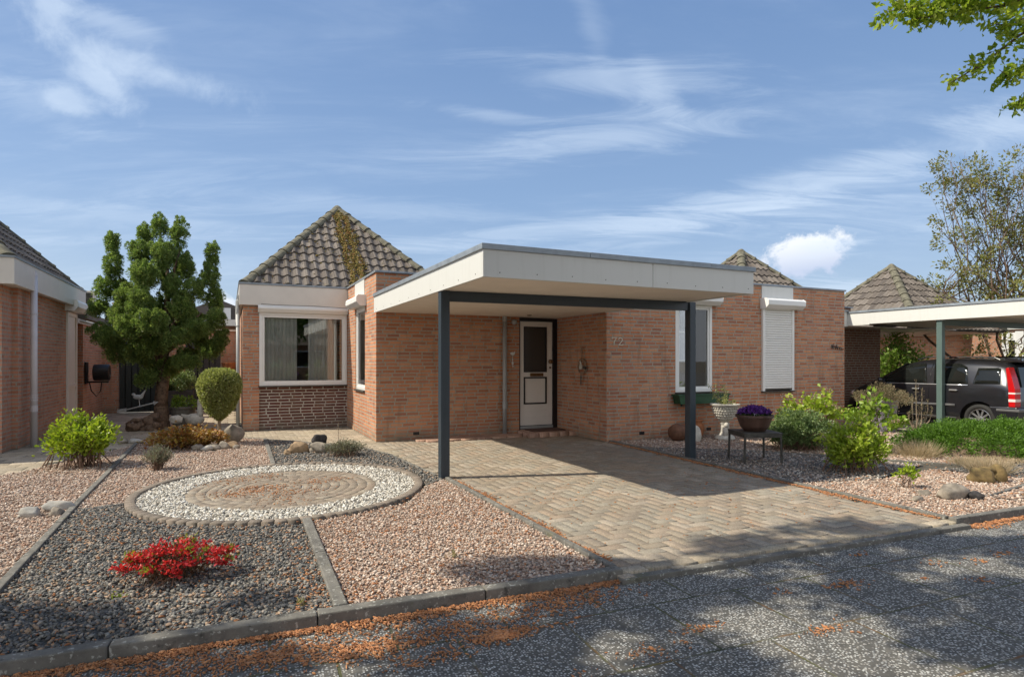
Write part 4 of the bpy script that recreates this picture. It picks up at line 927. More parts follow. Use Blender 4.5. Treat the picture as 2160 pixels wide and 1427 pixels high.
obj('shutter_box', MB().prism([(-3.03, 2.66), (-2.82, 2.66), (-2.80, 2.62), (-2.80, 2.52), (-2.86, 2.44), (-3.03, 2.44)], 15.05, 16.1, 'y'), M['upvc'], L, world=True, bevel=.005)
obj('awning_bar', MB().tube([(-3.0, 16.2, 2.30), (-2.72, 16.25, 2.22)], .035, 8).box(-3.03, -2.98, 16.05, 18.6, 2.24, 2.34), M['white'], L, world=True)
obj('flat_roof', MB().box(-9, -2.86, 16.3, 19.4, 2.35, 2.48), M['conc'], L, world=True)
ac = thing('air_conditioner', 'white air-conditioning unit with dark grille on the flat roof behind the neighbouring house', 'air conditioner', (-2.95, 17.7, 2.48))
obj('casing', MB().box(-.42, .02, -.16, .16, .03, .62), M['cream'], ac, bevel=.01)
g = MB()
for i in range(9): g.box(-.30 + i * .03, -.288 + i * .03, -.175, -.16, .08, .56)
g.box(-.32, -.02, -.166, -.158, .07, .57)
obj('grille', g, M['greenpaint'] if False else M['metal_dark'], ac)
hr = thing('hose_reel', 'black wall-mounted hose reel box on the side wall of the neighbouring house', 'hose reel', (-2.95, 16.95, .95))
obj('drum', MB().tube([(.10, 0, .18), (.42, 0, .18)], .19, 20), M['black'], hr, bevel=.02); obj('wall_plate', MB().box(-.05, -.02, -.12, .12, -.08, .42).box(-.02, .40, -.03, .03, -.06, -.02), M['black'], hr)
obj('hose', MB().tube([(.02, .0, -.05), (.06, -.02, -.25), (.16, -.03, -.38), (.24, -.02, -.25), (.26, 0, -.04)], .012, 6), M['rubber'], hr)
obj('badge', MB().tube([(.425, -.02, .10), (.43, -.02, .10)], .03, 12), M['greypipe'], hr)

# ---- boundary wall with the two gates at the end of the side path
B = thing('boundary_wall', 'pinkish brick garden wall closing the side path behind the tree', 'wall', (-1.4, 19.3, 0))
wall_piece(B, [(-3.2, -2.66, 19.15, 19.4, 0, 2.25), (-1.76, -1.08, 19.15, 19.4, 0, 2.25), (-.18, .27, 19.15, 19.4, 0, 2.25), (-2.66, -1.76, 19.15, 19.4, 1.98, 2.25), (-1.08, -.18, 19.15, 19.4, 1.98, 2.25)], M['brick_left'])
obj('coping', MB().box(-3.25, .27, 19.10, 19.45, 2.25, 2.30), M['cream'], B, world=True)
def gate(x0, x1, m, lab):
    g = thing('garden_gate', lab, 'gate', ((x0 + x1) / 2, 19.12, 0)); w_ = (x1 - x0) / 2 - .01
    nbd = 6; bw_ = 2 * w_ / nbd; obj('backing', MB().box(-w_, w_, .052, .07, .02, 1.97), M['black'], g)
    for i in range(nbd): obj('board', MB().box(-w_ + i * bw_ + .012, -w_ + (i + 1) * bw_ - .012, -.02 if i % 2 else 0, .0 if i % 2 else .02, .03, 1.96), m, g, bevel=.003)
    for q_ in (.3, 1.22, 1.8): obj('rail', MB().box(-w_, w_, .022, .05, q_, q_ + .08), m, g)
gate(-2.66, -1.76, M['gate'], 'dark green board gate left of the conifer trunk'); gate(-1.08, -.18, M['gate2'], 'charcoal board gate right of the conifer trunk')
tl = thing('trellis', 'brown wooden grid trellis on the brick between the two gates', 'trellis', (-1.42, 19.12, .9)); mb = MB()
for i in range(5): mb.box(-.28 + i * .135, -.265 + i * .135, -.01, .0, -.2, .95)
for i in range(8): mb.box(-.3, .30, -.022, -.011, -.15 + i * .145, -.13 + i * .145)
obj('lattice', mb, M['wicker'], tl)
op = thing('hanging_pot', 'orange terracotta half pot on the back wall beside the left wing', 'flower pot', (.05, 19.05, 1.07))
obj('pot', MB().lathe([(.12, 0), (.18, .16), (.205, .24), (.22, .25), (.22, .30), (.19, .30), (.18, .24)], (0, 0, 0), 20), M['terracotta'], op)
# rear neighbour roof peeping over the wall
rr = thing('rear_house', 'distant brick house with small tiled gable roof peeping over the back wall', 'house', (.6, 26.6, 0))
wall_piece(rr, [(-1.9, 3.4, 26.8, 31, 0, 3.0)], M['brick_left']); obj('roof', MB().prism([(-2.2, 3.05), (1.6, 3.05), (-.35, 3.85)], 26.5, 31.3, 'y'), M['tile'], rr, world=True)
obj('fascia', MB().box(-2.2, 3.6, 26.4, 26.5, 2.8, 3.05), M['cream'], rr, world=True)
fw_ = obj('window', MB().box(-.2, .1, 26.38, 26.46, 3.05, 3.5), M['upvc'], rr, world=True)

# ================================================================== RIGHT NEIGHBOUR: carport, wall, house, cars
NX = 13.12
K2 = thing('carport', 'neighbouring carport with white fascia and green-grey post over the black car', 'carport', (15.2, 7, 0))
obj('fascia', MB().box(NX, NX + .03, 3.6, 8.87, 2.24, 2.51).box(12.1, NX, 9.4, 9.43, 2.20, 2.56).box(NX, 17.5, 3.57, 3.60, 2.24, 2.51).box(NX, NX + .03, 8.87, 9.43, 2.22, 2.54), M['white'], K2, world=True, bevel=.003)
obj('roof_trim', MB().box(NX - .02, NX + .08, 3.55, 9.44, 2.51, 2.555).box(NX + .08, 17.5, 3.55, 3.65, 2.51, 2.555).box(12.1, NX - .02, 9.36, 9.44, 2.56, 2.58), M['zinc'], K2, world=True)
obj('soffit', MB().box(NX + .035, 17.5, 3.605, 9.4, 2.25, 2.27).box(12.1, 17.5, 9.435, 10.6, 2.21, 2.23), M['soffit'], K2, world=True)
obj('flat_roof', MB().box(NX + .1, 17.4, 3.7, 10.6, 2.40, 2.49), M['black'], K2, world=True)
p = obj('post', MB().box(13.16, 13.27, 7.36, 7.47, 0, 2.33), M['darkpost_green'], K2, world=True, bevel=.006)
obj('beam', MB().box(13.275, 17.4, 7.37, 7.44, 2.13, 2.25).box(13.275, 13.9, 7.36, 7.45, 2.25, 2.33), M['darkpost_green'], K2, world=True, bevel=.004)
obj('light_bar', MB().box(13.6, 14.3, 9.0, 9.1, 2.20, 2.245), M['metal_dark'], K2, world=True)
N2 = thing('neighbour_house', 'brown brick house behind the black car with grey-brown pyramid roof', 'house', (14, 10, 0))
wall_piece(N2, [(12.075, 15.15, 9.95, 10.2, 0, 2.25), (14.9, 15.15, 10.2, 17, 0, 2.25)], M['brick_brown'])
obj('parapet', MB().box(12.07, 14.95, 10.62, 10.8, 2.5, 2.80), M['brick_brown'], N2, world=True)
obj('parapet_trim', MB().box(12.07, 15.0, 10.58, 10.84, 2.80, 2.83), M['zinc'], N2, world=True)
t3 = pd(1880, 563, 19.5); pyramid_roof(N2, t3.x, t3.y, 2.15, 2.15, t3.z - 2.15, t3.z)
# low wall of that house beneath the roof
wall_piece(N2, [(t3.x - 1.9, t3.x + 1.9, t3.y - 1.9, t3.y + 1.9, 2.45, max(2.5, t3.z - 2.2))], M['brick_brown'])

# far brick house with white trims, seen under the carport
N3 = thing('far_house', 'sunlit orange brick house with white fascia and a green door, seen beneath the neighbouring carport', 'house', (26, 16, 0))
p0 = Vector((24.2, 17.4, 0)); dv = (Vector((28.8, 11.0, 0)) - p0).normalized(); nv = Vector((-dv.y * -1, -dv.x, 0)); nv = Vector((dv.y, -dv.x, 0))
if nv.dot(Vector((-1, -.3, 0))) < 0: nv = -nv
def fbox(mb, a, b, d0, d1, z0, z1):    # along the facade a..b, depth d0..d1 outwards
    c = [p0 + dv * a + nv * d0, p0 + dv * b + nv * d0, p0 + dv * b + nv * d1, p0 + dv * a + nv * d1]
    mb.add([(q.x, q.y, z) for z in (z0, z1) for q in c], [(0, 3, 2, 1), (4, 5, 6, 7), (0, 1, 5, 4), (1, 2, 6, 5), (2, 3, 7, 6), (3, 0, 4, 7)]); return mb
obj('wall', fbox(fbox(fbox(MB(), -1.5, 1.1, -4, 0, 0, 2.62), 1.1, 4.4, -4, -.6, 0, 2.62), 4.4, 12, -4, 0, 0, 2.62), M['brick'], N3, world=True, fix=True)
obj('fascia', fbox(fbox(MB(), -1.6, 1.2, -4, .1, 2.62, 2.85), 1.2, 12, -4, .12, 2.62, 3.0), M['white'], N3, world=True, fix=True)
obj('downpipe', fbox(MB(), .35, .47, 0, .1, 0, 2.62), M['white'], N3, world=True, fix=True)
dmb = MB(); fbox(dmb, 5.3, 5.5, .0, .08, 0, 2.55); fbox(dmb, 5.7, 5.95, .0, .08, 0, 2.55); fbox(dmb, 6.75, 7.0, .0, .08, 0, 2.55); fbox(dmb, 5.5, 7.0, .0, .07, 2.2, 2.5)
ff = obj('door_frame', dmb, M['upvc'], N3, world=True, fix=True)
obj('door', fbox(MB(), 5.95, 6.75, -.02, .03, 0, 2.2), M['darkpost_green'], N3, world=True, fix=True)
obj('pane', fbox(MB(), 5.5, 5.7, .0, .03, .2, 2.2), M['glass_car'], N3, world=True, fix=True)
obj('roof', MB().add([tuple(p0 + dv * -1.6 + nv * .1 + Vector((0, 0, 2.85))), tuple(p0 + dv * 12 + nv * .1 + Vector((0, 0, 2.9))), tuple(p0 + dv * 12 - nv * 4 + Vector((0, 0, 3.0))), tuple(p0 + dv * -1.6 - nv * 4 + Vector((0, 0, 3.0)))], [(0, 1, 2, 3)]), M['metal_dark'], N3, world=True)

# ---- car
m, k = mat('car_paint_charcoal'); c = obc(k)
k.set(k.p, 'Base Color', (.018, .019, .024)); k.set(k.p, 'Roughness', .28); k.set(k.p, 'Metallic', .35); k.set(k.p, 'Coat Weight', .8); k.set(k.p, 'Coat Roughness', .04); M['carpaint'] = m
M['plastic'] = simple('grey_bumper_plastic', (.10, .10, .105), .5, var=.05)
M['chrome'] = simple('alloy', (.55, .56, .58), .25, .8, .03)
M['redlens'] = simple('red_lens', (.50, .008, .01), .12, var=.02); M['whitelens'] = simple('clear_lens', (.75, .62, .60), .1, var=.02)
M['plate'] = simple('yellow_plate', (.72, .42, .03), .4, var=.02); M['blueeu'] = simple('blue_plate_band', (.02, .08, .45), .4)
def car(name, label, loc, rz, Lc=3.55, detail=True):
    """x: rear 0 -> front Lc, y: left side +, z up"""
    r = thing(name, label, 'car', loc, rz); hw = .79
    # stations: x, sill z, shoulder z, roof z, half width at sill / shoulder / roof
    S = [(0.00, .34, .62, .66, .66, .70, .62), (.03, .26, .80, .90, .74, .765, .66), (.10, .22, .93, 1.30, .77, .785, .56), (.22, .20, .945, 1.415, .785, .79, .575), (.60, .20, .945, 1.455, .79, .795, .60), (1.1, .20, .94, 1.475, .79, .795, .605),
         (1.7, .20, .93, 1.47, .79, .795, .60), (2.05, .20, .925, 1.42, .79, .79, .585), (2.35, .20, .92, 1.28, .79, .79, .575), (2.65, .20, .91, 1.10, .79, .785, .60), (2.88, .20, .90, .965, .785, .775, .66), (3.15, .21, .83, .86, .775, .75, .62),
         (3.38, .24, .70, .74, .75, .70, .56), (3.50, .30, .52, .56, .66, .60, .48), (3.55, .34, .46, .48, .56, .50, .40)]
    V = []; prof = []
    for (x, zs, zb, zr, ws, wb_, wr) in S:
        pr = [(0, zs), (ws * .9, zs), (ws, zs + .07), (ws + .012, zs + (zb - zs) * .45), (wb_, zb - .03), (wb_ - .02, zb), (wr + (wb_ - wr) * .42, zb + (zr - zb) * .55), (wr, zr - (zr - zb) * .10 - .004), (wr * .82, zr - .004), (0, zr + .014)]
        prof.append(pr); V += [(x, y, z) for y, z in pr]
    n = 10
    V2 = [(x, -y, z) for x, y, z in V]; F = []
    for i in range(len(S) - 1):
        for j in range(n - 1): F.append((i * n + j, (i + 1) * n + j, (i + 1) * n + j + 1, i * n + j + 1))
    F.append(tuple(range(n))[::-1]); F.append(tuple((len(S) - 1) * n + j for j in range(n)))
    nV = len(V); F += [tuple(q + nV for q in f)[::-1] for f in F]
    body = MB().add(V + V2, F)
    bo = obj('body', body, M['carpaint'], r, fix=True, smooth=True)
    # wheel arches cut out of the body
    cut = MB()
    for xw in (.60, 2.92): cut.tube([(xw, -1, .29), (xw, -.5, .29)], .345, 28).tube([(xw, .5, .29), (xw, 1, .29)], .345, 28)
    co = obj('cutter', cut, M['black'], r, fix=True)
    ss = bo.modifiers.new('s', 'SUBSURF'); ss.levels = 1; ss.render_levels = 1
    bl_ = bo.modifiers.new('b', 'BOOLEAN'); bl_.object = co; bl_.operation = 'DIFFERENCE'; bl_.solver = 'EXACT'
    bpy.context.view_layer.update(); dg = bpy.context.evaluated_depsgraph_get(); me = bpy.data.meshes.new_from_object(bo.evaluated_get(dg)); bo.modifiers.clear(); bo.data = me
    try: me.set_sharp_from_angle(angle=R(38))
    except Exception: pass
    bpy.data.objects.remove(co)
    obj('underbody', MB().box(.25, 3.3, -.66, .66, .17, .6), M['black'], r)
    def side(x, z, s):      # y of the body side at (x, z), slightly proud
        for i in range(len(S) - 1):
            if S[i][0] <= x <= S[i + 1][0]:
                t = (x - S[i][0]) / (S[i + 1][0] - S[i][0]); pr = [(a[0] * (1 - t) + b[0] * t, a[1] * (1 - t) + b[1] * t) for a, b in zip(prof[i], prof[i + 1])]
                for a, b in zip(pr[2:8], pr[3:9]):
                    if a[1] <= z <= b[1] + 1e-6: q = (z - a[1]) / max(1e-6, b[1] - a[1]); return s * (a[0] + (b[0] - a[0]) * q)
        return s * .7
    def panel(poly, nm, mt, off=.004, nx=10):
        for s in ((1, -1) if detail else (1,)):
            xs = [p[0] for p in poly]; x0, x1 = min(xs), max(xs); V = []; F = []
            def zrange(x):
                zs_ = []
                for a, b in zip(poly, poly[1:] + poly[:1]):
                    if min(a[0], b[0]) - 1e-9 <= x <= max(a[0], b[0]) + 1e-9:
                        if abs(a[0] - b[0]) < 1e-6: zs_ += [a[1], b[1]]
                        else: zs_.append(a[1] + (b[1] - a[1]) * (x - a[0]) / (b[0] - a[0]))
                return min(zs_), max(zs_)
            for i in range(nx + 1):
                x = x0 + (x1 - x0) * i / nx; lo, hi = zrange(x)
                for j in range(5): z = lo + (hi - lo) * j / 4; V.append((x, side(x, z, s) + s * off, z))
            F = [(i * 5 + j, (i + 1) * 5 + j, (i + 1) * 5 + j + 1, i * 5 + j + 1) for i in range(nx) for j in range(4)]
            o = obj(nm, MB().add(V, F), mt, r, smooth=True); sm = o.modifiers.new('t', 'SOLIDIFY'); sm.thickness = .004; sm.offset = 0
    panel([(1.58, .955), (2.72, .955), (2.66, 1.02), (2.10, 1.34), (1.60, 1.38)], 'window', M['glass_car'])
    panel([(.80, .965), (1.50, .955), (1.52, 1.38), (1.0, 1.37), (.84, 1.28)], 'window', M['glass_car'])
    panel([(.25, .98), (.72, .97), (.70, 1.28), (.30, 1.29)], 'window', M['glass_car'])
    panel([(.80, .935), (2.72, .925), (2.72, .945), (.80, .953)], 'chrome_strip', M['chrome'], .008)
    panel([(1.02, .515), (2.40, .50), (2.40, .54), (1.02, .56)], 'side_trim', M['plastic'], .012)
    panel([(1.0, .28), (2.4, .28), (2.4, .295), (1.0, .295)], 'sill_trim', M['plastic'], .008)
    for xg in (1.545,): panel([(xg, .30), (xg + .008, .30), (xg + .008, 1.38), (xg, 1.38)], 'door_gap', M['black'], .003, 1)
    for hx in (.98, 1.72):
        for s in ((1, -1) if detail else (1,)): obj('door_handle', MB().box(hx - .0, hx + .15, s * .795 if s > 0 else -.83, .83 if s > 0 else -.795, .82, .85), M['chrome'], r, bevel=.008)
    # tail lamps
    for s in (1, -1):
        def lamp(poly, nm, mt, par): return obj(nm, MB().prism(poly, s * .60, s * .782, 'y'), mt, par, bevel=.006, fix=True)
        tl_ = lamp([(-.006, .56), (.10, .56), (.105, .86), (.150, 1.28), (.105, 1.30), (.05, 1.12), (.0, .90)], 'tail_lamp', M['redlens'], r)
        for q_, q2 in ((.655, .705), (.80, .83)): obj('lens_strip', MB().box(-.010, .103, s * .60 if s > 0 else -.784, .784 if s > 0 else -.6, q_, q2), M['whitelens'], tl_)
    obj('rear_window', MB().prism([(.012, .93), (.075, 1.30), (.10, 1.30), (.05, .93)], -.52, .52, 'y'), M['glass_car'], r)
    obj('rear_bumper', MB().prism([(-.05, .26), (-.07, .50), (-.04, .56), (.45, .56), (.40, .50), (.30, .26)], -.80, .80, 'y'), M['carpaint'], r, bevel=.03, fix=True)
    obj('bumper_strip', MB().box(-.078, .3, -.805, .805, .47, .515), M['plastic'], r, bevel=.01)
    pl_ = obj('licence_plate', MB().box(-.02, .02, -.26, .23, .62, .73), M['plate'], r); obj('plate_band', MB().box(-.024, .0, .23, .275, .62, .73), M['blueeu'], pl_)
    obj('roof_rail', MB().tube([(.35, .56, 1.44), (.45, .555, 1.49), (1.7, .55, 1.505), (1.9, .56, 1.455)], .014, 6), M['black'], r); obj('roof_rail', MB().tube([(.35, -.56, 1.44), (.45, -.555, 1.49), (1.7, -.55, 1.505), (1.9, -.56, 1.455)], .014, 6), M['black'], r)
    obj('rear_spoiler', MB().prism([(.02, 1.40), (.30, 1.45), (.30, 1.475), (.03, 1.425)], -.5, .5, 'y'), M['carpaint'], r, bevel=.008)
    for s in (1, -1): obj('wing_mirror', MB().ell((2.52, s * .87, 1.0), (.07, .10, .065), 10, 8), M['carpaint'], r, smooth=True)
    obj('windscreen', MB().prism([(2.16, 1.36), (2.80, 1.0), (2.82, 1.01), (2.18, 1.375)], -.52, .52, 'y'), M['glass_car'], r)
    for s in (1, -1): obj('headlight', MB().ell((3.32, s * .60, .66), (.14, .11, .08), 10, 8), M['whitelens'], r, smooth=True)
    for xw in (.60, 2.92):
        for s in (1, -1):
            wb2 = MB(); y0, y1 = s * .60, s * .775
            wb2.lathe([(.20, -.085), (.27, -.085), (.29, -.05), (.29, .05), (.27, .085), (.20, .085), (.20, -.085)], (0, 0, 0), 28)
            wb2.v = [(xw + a, s * .69 + c * s, .29 + b) for a, b, c in wb2.v]
            wh = obj('wheel', wb2, M['rubber'], r, smooth=True, fix=True)
            rm = MB(); rm.lathe([(.20, -.05), (.205, .07), (.185, .075), (.18, .03), (.18, -.05)], (0, 0, 0), 28)
            for q in range(10):
                a = q * math.pi / 5; ca, sa = math.cos(a), math.sin(a)
                rm.add([(ca * r_ - sa * t_, sa * r_ + ca * t_, z_) for r_, z_ in ((.03, .05), (.19, .06)) for t_ in (-.016, .016)] + [(ca * r_ - sa * t_, sa * r_ + ca * t_, z_ - .02) for r_, z_ in ((.03, .05), (.19, .06)) for t_ in (-.016, .016)],
                       [(0, 1, 3, 2), (4, 6, 7, 5), (0, 2, 6, 4), (1, 5, 7, 3), (0, 4, 5, 1), (2, 3, 7, 6)])
            rm.lathe([(.045, .03), (.045, .062), (.0, .066)], (0, 0, 0), 12)
            rm.v = [(xw + a, s * .69 + c * s, .29 + b) for a, b, c in rm.v]
            obj('rim', rm, M['chrome'], wh, fix=True)
            dk = MB().tube([(xw, s * .60, .29), (xw, s * .66, .29)], .19, 20); obj('brake_disc', dk, M['black'], wh)
    return r
car('parked_car', 'charcoal hatchback with red tail lamps parked under the neighbouring carport', (14.02, 6.12, -.02), R(90 - 1.5))
car('parked_car', 'dark car mostly hidden behind the charcoal hatchback, only its roof showing', (17.2, 6.9, 0), R(90), detail=False)

# ================================================================== TREES AND PLANTS
# conifer with clumped crown
TB = Vector((-1.28, 14.7, 0)); cr = thing('conifer_tree', 'dark green clumpy conifer with bare trunk between the gates and the topiary', 'tree', TB, -YAW)
def lxz(x, y): return ((x - 345) * .01008, (899 - y) * .01008)
tk = MB()
limb(tk, (.0, 0, -.05), (-.0, 0, .45), .17, .13, .01); limb(tk, (0, 0, .4), (.06, 0, 1.5), .13, .10, .02); limb(tk, (.06, 0, 1.5), (.1, .05, 3.4), .09, .03, .02)
for (x, y, dy) in ((235, 560, .2), (255, 640, -.2), (440, 570, .1), (440, 660, -.2), (300, 540, -.1), (380, 520, .1), (290, 740, -.4), (400, 740, .4), (250, 700, .3), (330, 620, -.5)):
    a, b = lxz(x, y); limb(tk, (.07, 0, random.uniform(1.0, 2.2)), (a, dy, b), .05, .015, .04)
obj('trunk', tk, M['bark'], cr, smooth=True)
blobs = []
def blob(x, y, rx, ry, dy=0, rd=None): a, b = lxz(x, y); blobs.append(((a, dy, b), (rx * .01008, (rd or rx) * .01008, ry * .01008)))
for (x, y, rx, ry, dy) in [(236, 515, 11, 30, .1), (244, 560, 17, 28, 0), (228, 605, 20, 24, 0), (252, 615, 18, 30, .2), (218, 648, 20, 18, -.1), (250, 665, 26, 22, .2), (232, 700, 26, 16, -.2), (268, 712, 28, 22, -.4), (275, 745, 24, 16, -.3),
                           (330, 795, 18, 16, -.3), (342, 478, 15, 26, 0), (306, 495, 15, 26, .1), (384, 492, 17, 32, 0), (320, 535, 24, 28, -.3), (366, 540, 22, 32, -.3), (392, 560, 18, 28, .1), (345, 585, 28, 26, -.6), (385, 610, 24, 26, -.2), (302, 580, 22, 30, .1),
                           (306, 630, 26, 28, -.4), (345, 640, 26, 28, -.7), (285, 670, 26, 24, -.3), (325, 690, 30, 24, -.7), (370, 680, 30, 26, -.8), (447, 535, 13, 28, .1), (442, 580, 18, 28, .1), (424, 612, 20, 24, -.2), (408, 650, 26, 24, -.3), (446, 625, 20, 26, .2), (462, 672, 18, 22, 0),
                           (432, 690, 26, 22, -.3), (398, 712, 26, 20, -.5), (468, 710, 16, 16, .1), (440, 735, 26, 18, .2), (410, 760, 26, 16, -.2), (355, 728, 28, 20, -.4), (318, 740, 26, 20, -.4), (385, 750, 22, 18, .3), (340, 660, 50, 50, .4), (345, 560, 34, 44, .3), (350, 775, 34, 22, .1), (300, 745, 30, 26, .3), (395, 690, 36, 40, .4), (285, 700, 26, 26, .3)]:
    blob(x, y, rx, ry, dy)
P = []; D = []; tot = sum(b[1][0] * b[1][2] for b in blobs)
for (c_, r_) in blobs:
    ns = int(34 + 1900 * r_[0] * r_[2] / tot); cl = sphere_dirs(ns); cp_ = np.array(c_) + cl * np.array(r_) * RNG.uniform(.45, 1.05, (ns, 1))
    kk = int(300000 * r_[0] * r_[2] / tot); ix = RNG.integers(0, ns, kk); dd = sphere_dirs(kk); hh_ = RNG.uniform(.5, 1.3, ns)[ix][:, None]
    tip = np.clip((dd[:, 2:3] + 1) / 2, 0, 1)      # clumps taper to a point at the top
    P.append(cp_[ix] + dd * np.array([.052, .052, .10]) * hh_ * (1.2 - .8 * tip) * RNG.uniform(.6, 1, (kk, 1))); D.append(dd * .6 + cl[ix] * .35 + np.array([0, 0, .6]))
P = np.concatenate(P); D = np.concatenate(D); leaves('crown', P, D, .046, .015, LM['conifer'], cr, .30)

# topiary ball on a stem
tp = thing('topiary_tree', 'clipped round topiary on a thin straight stem beside the left wing', 'topiary', (-.13, 11.29, 0))
s_ = MB(); limb(s_, (0, 0, -.02), (.0, 0, .75), .028, .03, .01); obj('trunk', s_, M['bark_light'], tp, smooth=True)
n = 17000; d = sphere_dirs(n); d[:, 2] = d[:, 2]
zz_ = d[:, 2]; rad = .325 * np.where(zz_ > 0, 1.0, 1.0 - .32 * np.abs(zz_) ** 1.6); base = d * np.stack([rad, rad, np.where(zz_ > 0, .30, .55)], 1)
base *= (1 + .03 * np.sin(d[:, 0:1] * 9 + 1) * np.cos(d[:, 1:2] * 8)) * RNG.uniform(.80, 1.05, (n, 1)) ** .8; base[:, 2] = np.minimum(base[:, 2], .27); base[:, 2] += .98
leaves('crown', base, d * 1.0 + np.array([0, 0, .2]), .042, .020, LM['box'], tp, .9)
ic = obj('branches', MB().ell((0, 0, .92), (.2, .2, .28), 16, 12, .1), M['bark'], tp)
tw = MB()
for i in range(18):
    a = i * 2.4; limb(tw, (0, 0, .66), (.2 * math.cos(a), .2 * math.sin(a), .75 + .1 * random.random()), .012, .004, .04, 3)
obj('twigs', tw, M['bark_light'], tp)

def shrub(name, label, cat, loc, stems, H_, spread, leafm, n, L, W, stemm=None, tips=None, base_r=.06, leafstart=.45, tipn=0, group=None, cluster=.06, up=.4, rot=0):
    o = thing(name, label, cat, loc, rot, group); mb = MB(); P = []; D = []; T = []
    for i in range(stems):
        a = random.random() * 6.283; q = math.sqrt(random.random()); end = Vector((math.cos(a) * q * spread[0], math.sin(a) * q * spread[1], H_ * (1 - .45 * q * q) * random.uniform(.75, 1.05)))
        st_ = Vector((random.gauss(0, base_r), random.gauss(0, base_r), -.02)); mid = st_.lerp(end, .5) + Vector((-end.x * .12, -end.y * .12, H_ * .08))
        pts = [st_.lerp(mid, t) if t < 1 else mid.lerp(end, t - 1) for t in (0, .5, 1, 1.5, 2)]
        fs_ = min(1, H_ * 1.3); mb.tube(pts, [q_ * fs_ for q_ in (.009, .008, .007, .005, .003)], 5)
        kk = int(n / stems); ts = np.random.default_rng(i).uniform(leafstart, 1, kk); ts = ts ** .7
        for t in ts:
            p = pts[min(3, int(t * 4))].lerp(pts[min(4, int(t * 4) + 1)], t * 4 - int(t * 4)) if t < 1 else end
            P.append(tuple(p + Vector((random.gauss(0, cluster), random.gauss(0, cluster), random.gauss(0, cluster)))))
            dd = (p - Vector((0, 0, 0))).normalized(); D.append((dd.x + random.gauss(0, .5), dd.y + random.gauss(0, .5), dd.z * .3 + up))
        T.append(end)
    obj('stems', mb, stemm or M['stem'], o); leaves('foliage', np.array(P), np.array(D), L, W, leafm, o, .45)
    return o, T
def flowers(parent, pts, m, n, r, L, W, name='flowers'):
    if m is LM['dryflower'] and len(pts) > 1:
        for p in pts: flowers(parent, [p], m, n, r, L, W, 'flower_head')
        return
    P = []; D = []
    for p in pts:
        for i in range(n): P.append((p[0] + random.gauss(0, r), p[1] + random.gauss(0, r), p[2] + random.gauss(0, r * .45))); D.append((random.gauss(0, .7), random.gauss(0, .7), random.uniform(.1, 1)))
    return leaves(name, np.array(P), np.array(D), L, W, m, parent, .3)
# lime-green hydrangea left
shrub('hydrangea_bush', 'bright lime-green leafy bush on pink gravel beside the left path', 'bush', (-1.74, 9.62, 0), 48, .76, (.42, .42), LM['lime'], 3600, .055, .034, cluster=.04, leafstart=.22, base_r=.17)
# silver lavenders
shrub('lavender', 'small silvery lavender tuft on the pink gravel in front of the conifer', 'lavender', (-.82, 8.95, 0), 90, .32, (.20, .20), LM['lav'], 1600, .04, .008, base_r=.04, cluster=.012, up=.9, leafstart=.25)
shrub('lavender', 'low wide silvery lavender beside the boulders at the dark gravel', 'lavender', (1.56, 9.10, 0), 110, .24, (.34, .22), LM['lav'], 2600, .035, .010, base_r=.12, cluster=.02, up=.9, leafstart=.2)
st_ = MB().tube([(1.50, 9.3, .1), (1.50, 9.3, .48)], .004, 4).tube([(1.47, 9.3, .38), (1.53, 9.3, .39)], .004, 4); o = obj('dry_stalk', st_, M['bark_light']); tag(o, 'thin dry upright stalk rising behind the wide silver lavender', 'stalk')
# orange-yellow ground shrub
o, T = shrub('heuchera', 'low orange and yellow leafed shrub left of the topiary stem', 'shrub', (-.62, 11.05, 0), 110, .30, (.62, .45), LM['orange'], 4200, .055, .04, base_r=.25, cluster=.035, leafstart=.3)
# red azalea
o, T = shrub('azalea', 'low azalea with bright red flowers on the dark slate bed', 'azalea', (-.30, 4.42, 0), 85, .24, (.35, .19), LM['azdark'], 2600, .022, .010, base_r=.10, cluster=.022, leafstart=.2)
flowers(o, [tuple(t) for t in T] + [tuple(t * .9) for t in T], LM['azalea'], 9, .018, .026, .019)
flowers(o, [tuple(t) for t in T[::5]], LM['azlime'], 18, .02, .03, .014, 'young_leaves')
for q_ in ((.02, -.14, .07), (.28, -.08, .08)): flowers(o, [q_], LM['azalea'], 12, .014, .05, .034, 'open_flower')
# sprig weeds
def sprig(x, y, h, label, m='lime', n=26): 
    P = np.array([(random.gauss(0, h * .3), random.gauss(0, h * .3), abs(random.gauss(0, h * .35))) for _ in range(n)]); D = np.array([(random.gauss(0, .6), random.gauss(0, .6), 1.) for _ in range(n)])
    o = leaves('weed', P + np.array([0, 0, .0]), D, h * .7, h * .14, LM[m], None); o.location = (x, y, 0.0); tag(o, label, 'weed')
sprig(-.58, 4.18, .05, 'small lime-green weed left of the red azalea', n=14)
sprig(.38, 3.62, .05, 'grassy weed near the front kerb right of the azalea', 'moss')
sprig(1.45, 4.05, .05, 'grassy weed in the pink gravel near the front', 'moss')
sprig(7.5, 3.35, .06, 'flat grassy weed patch in the right front gravel', 'moss', 60); sprig(8.3, 3.2, .06, 'yellowish weed patch near the right front corner of the gravel', 'moss', 60); sprig(9.2, 3.5, .06, 'sparse weed patch beyond the flat rock', 'moss', 60)

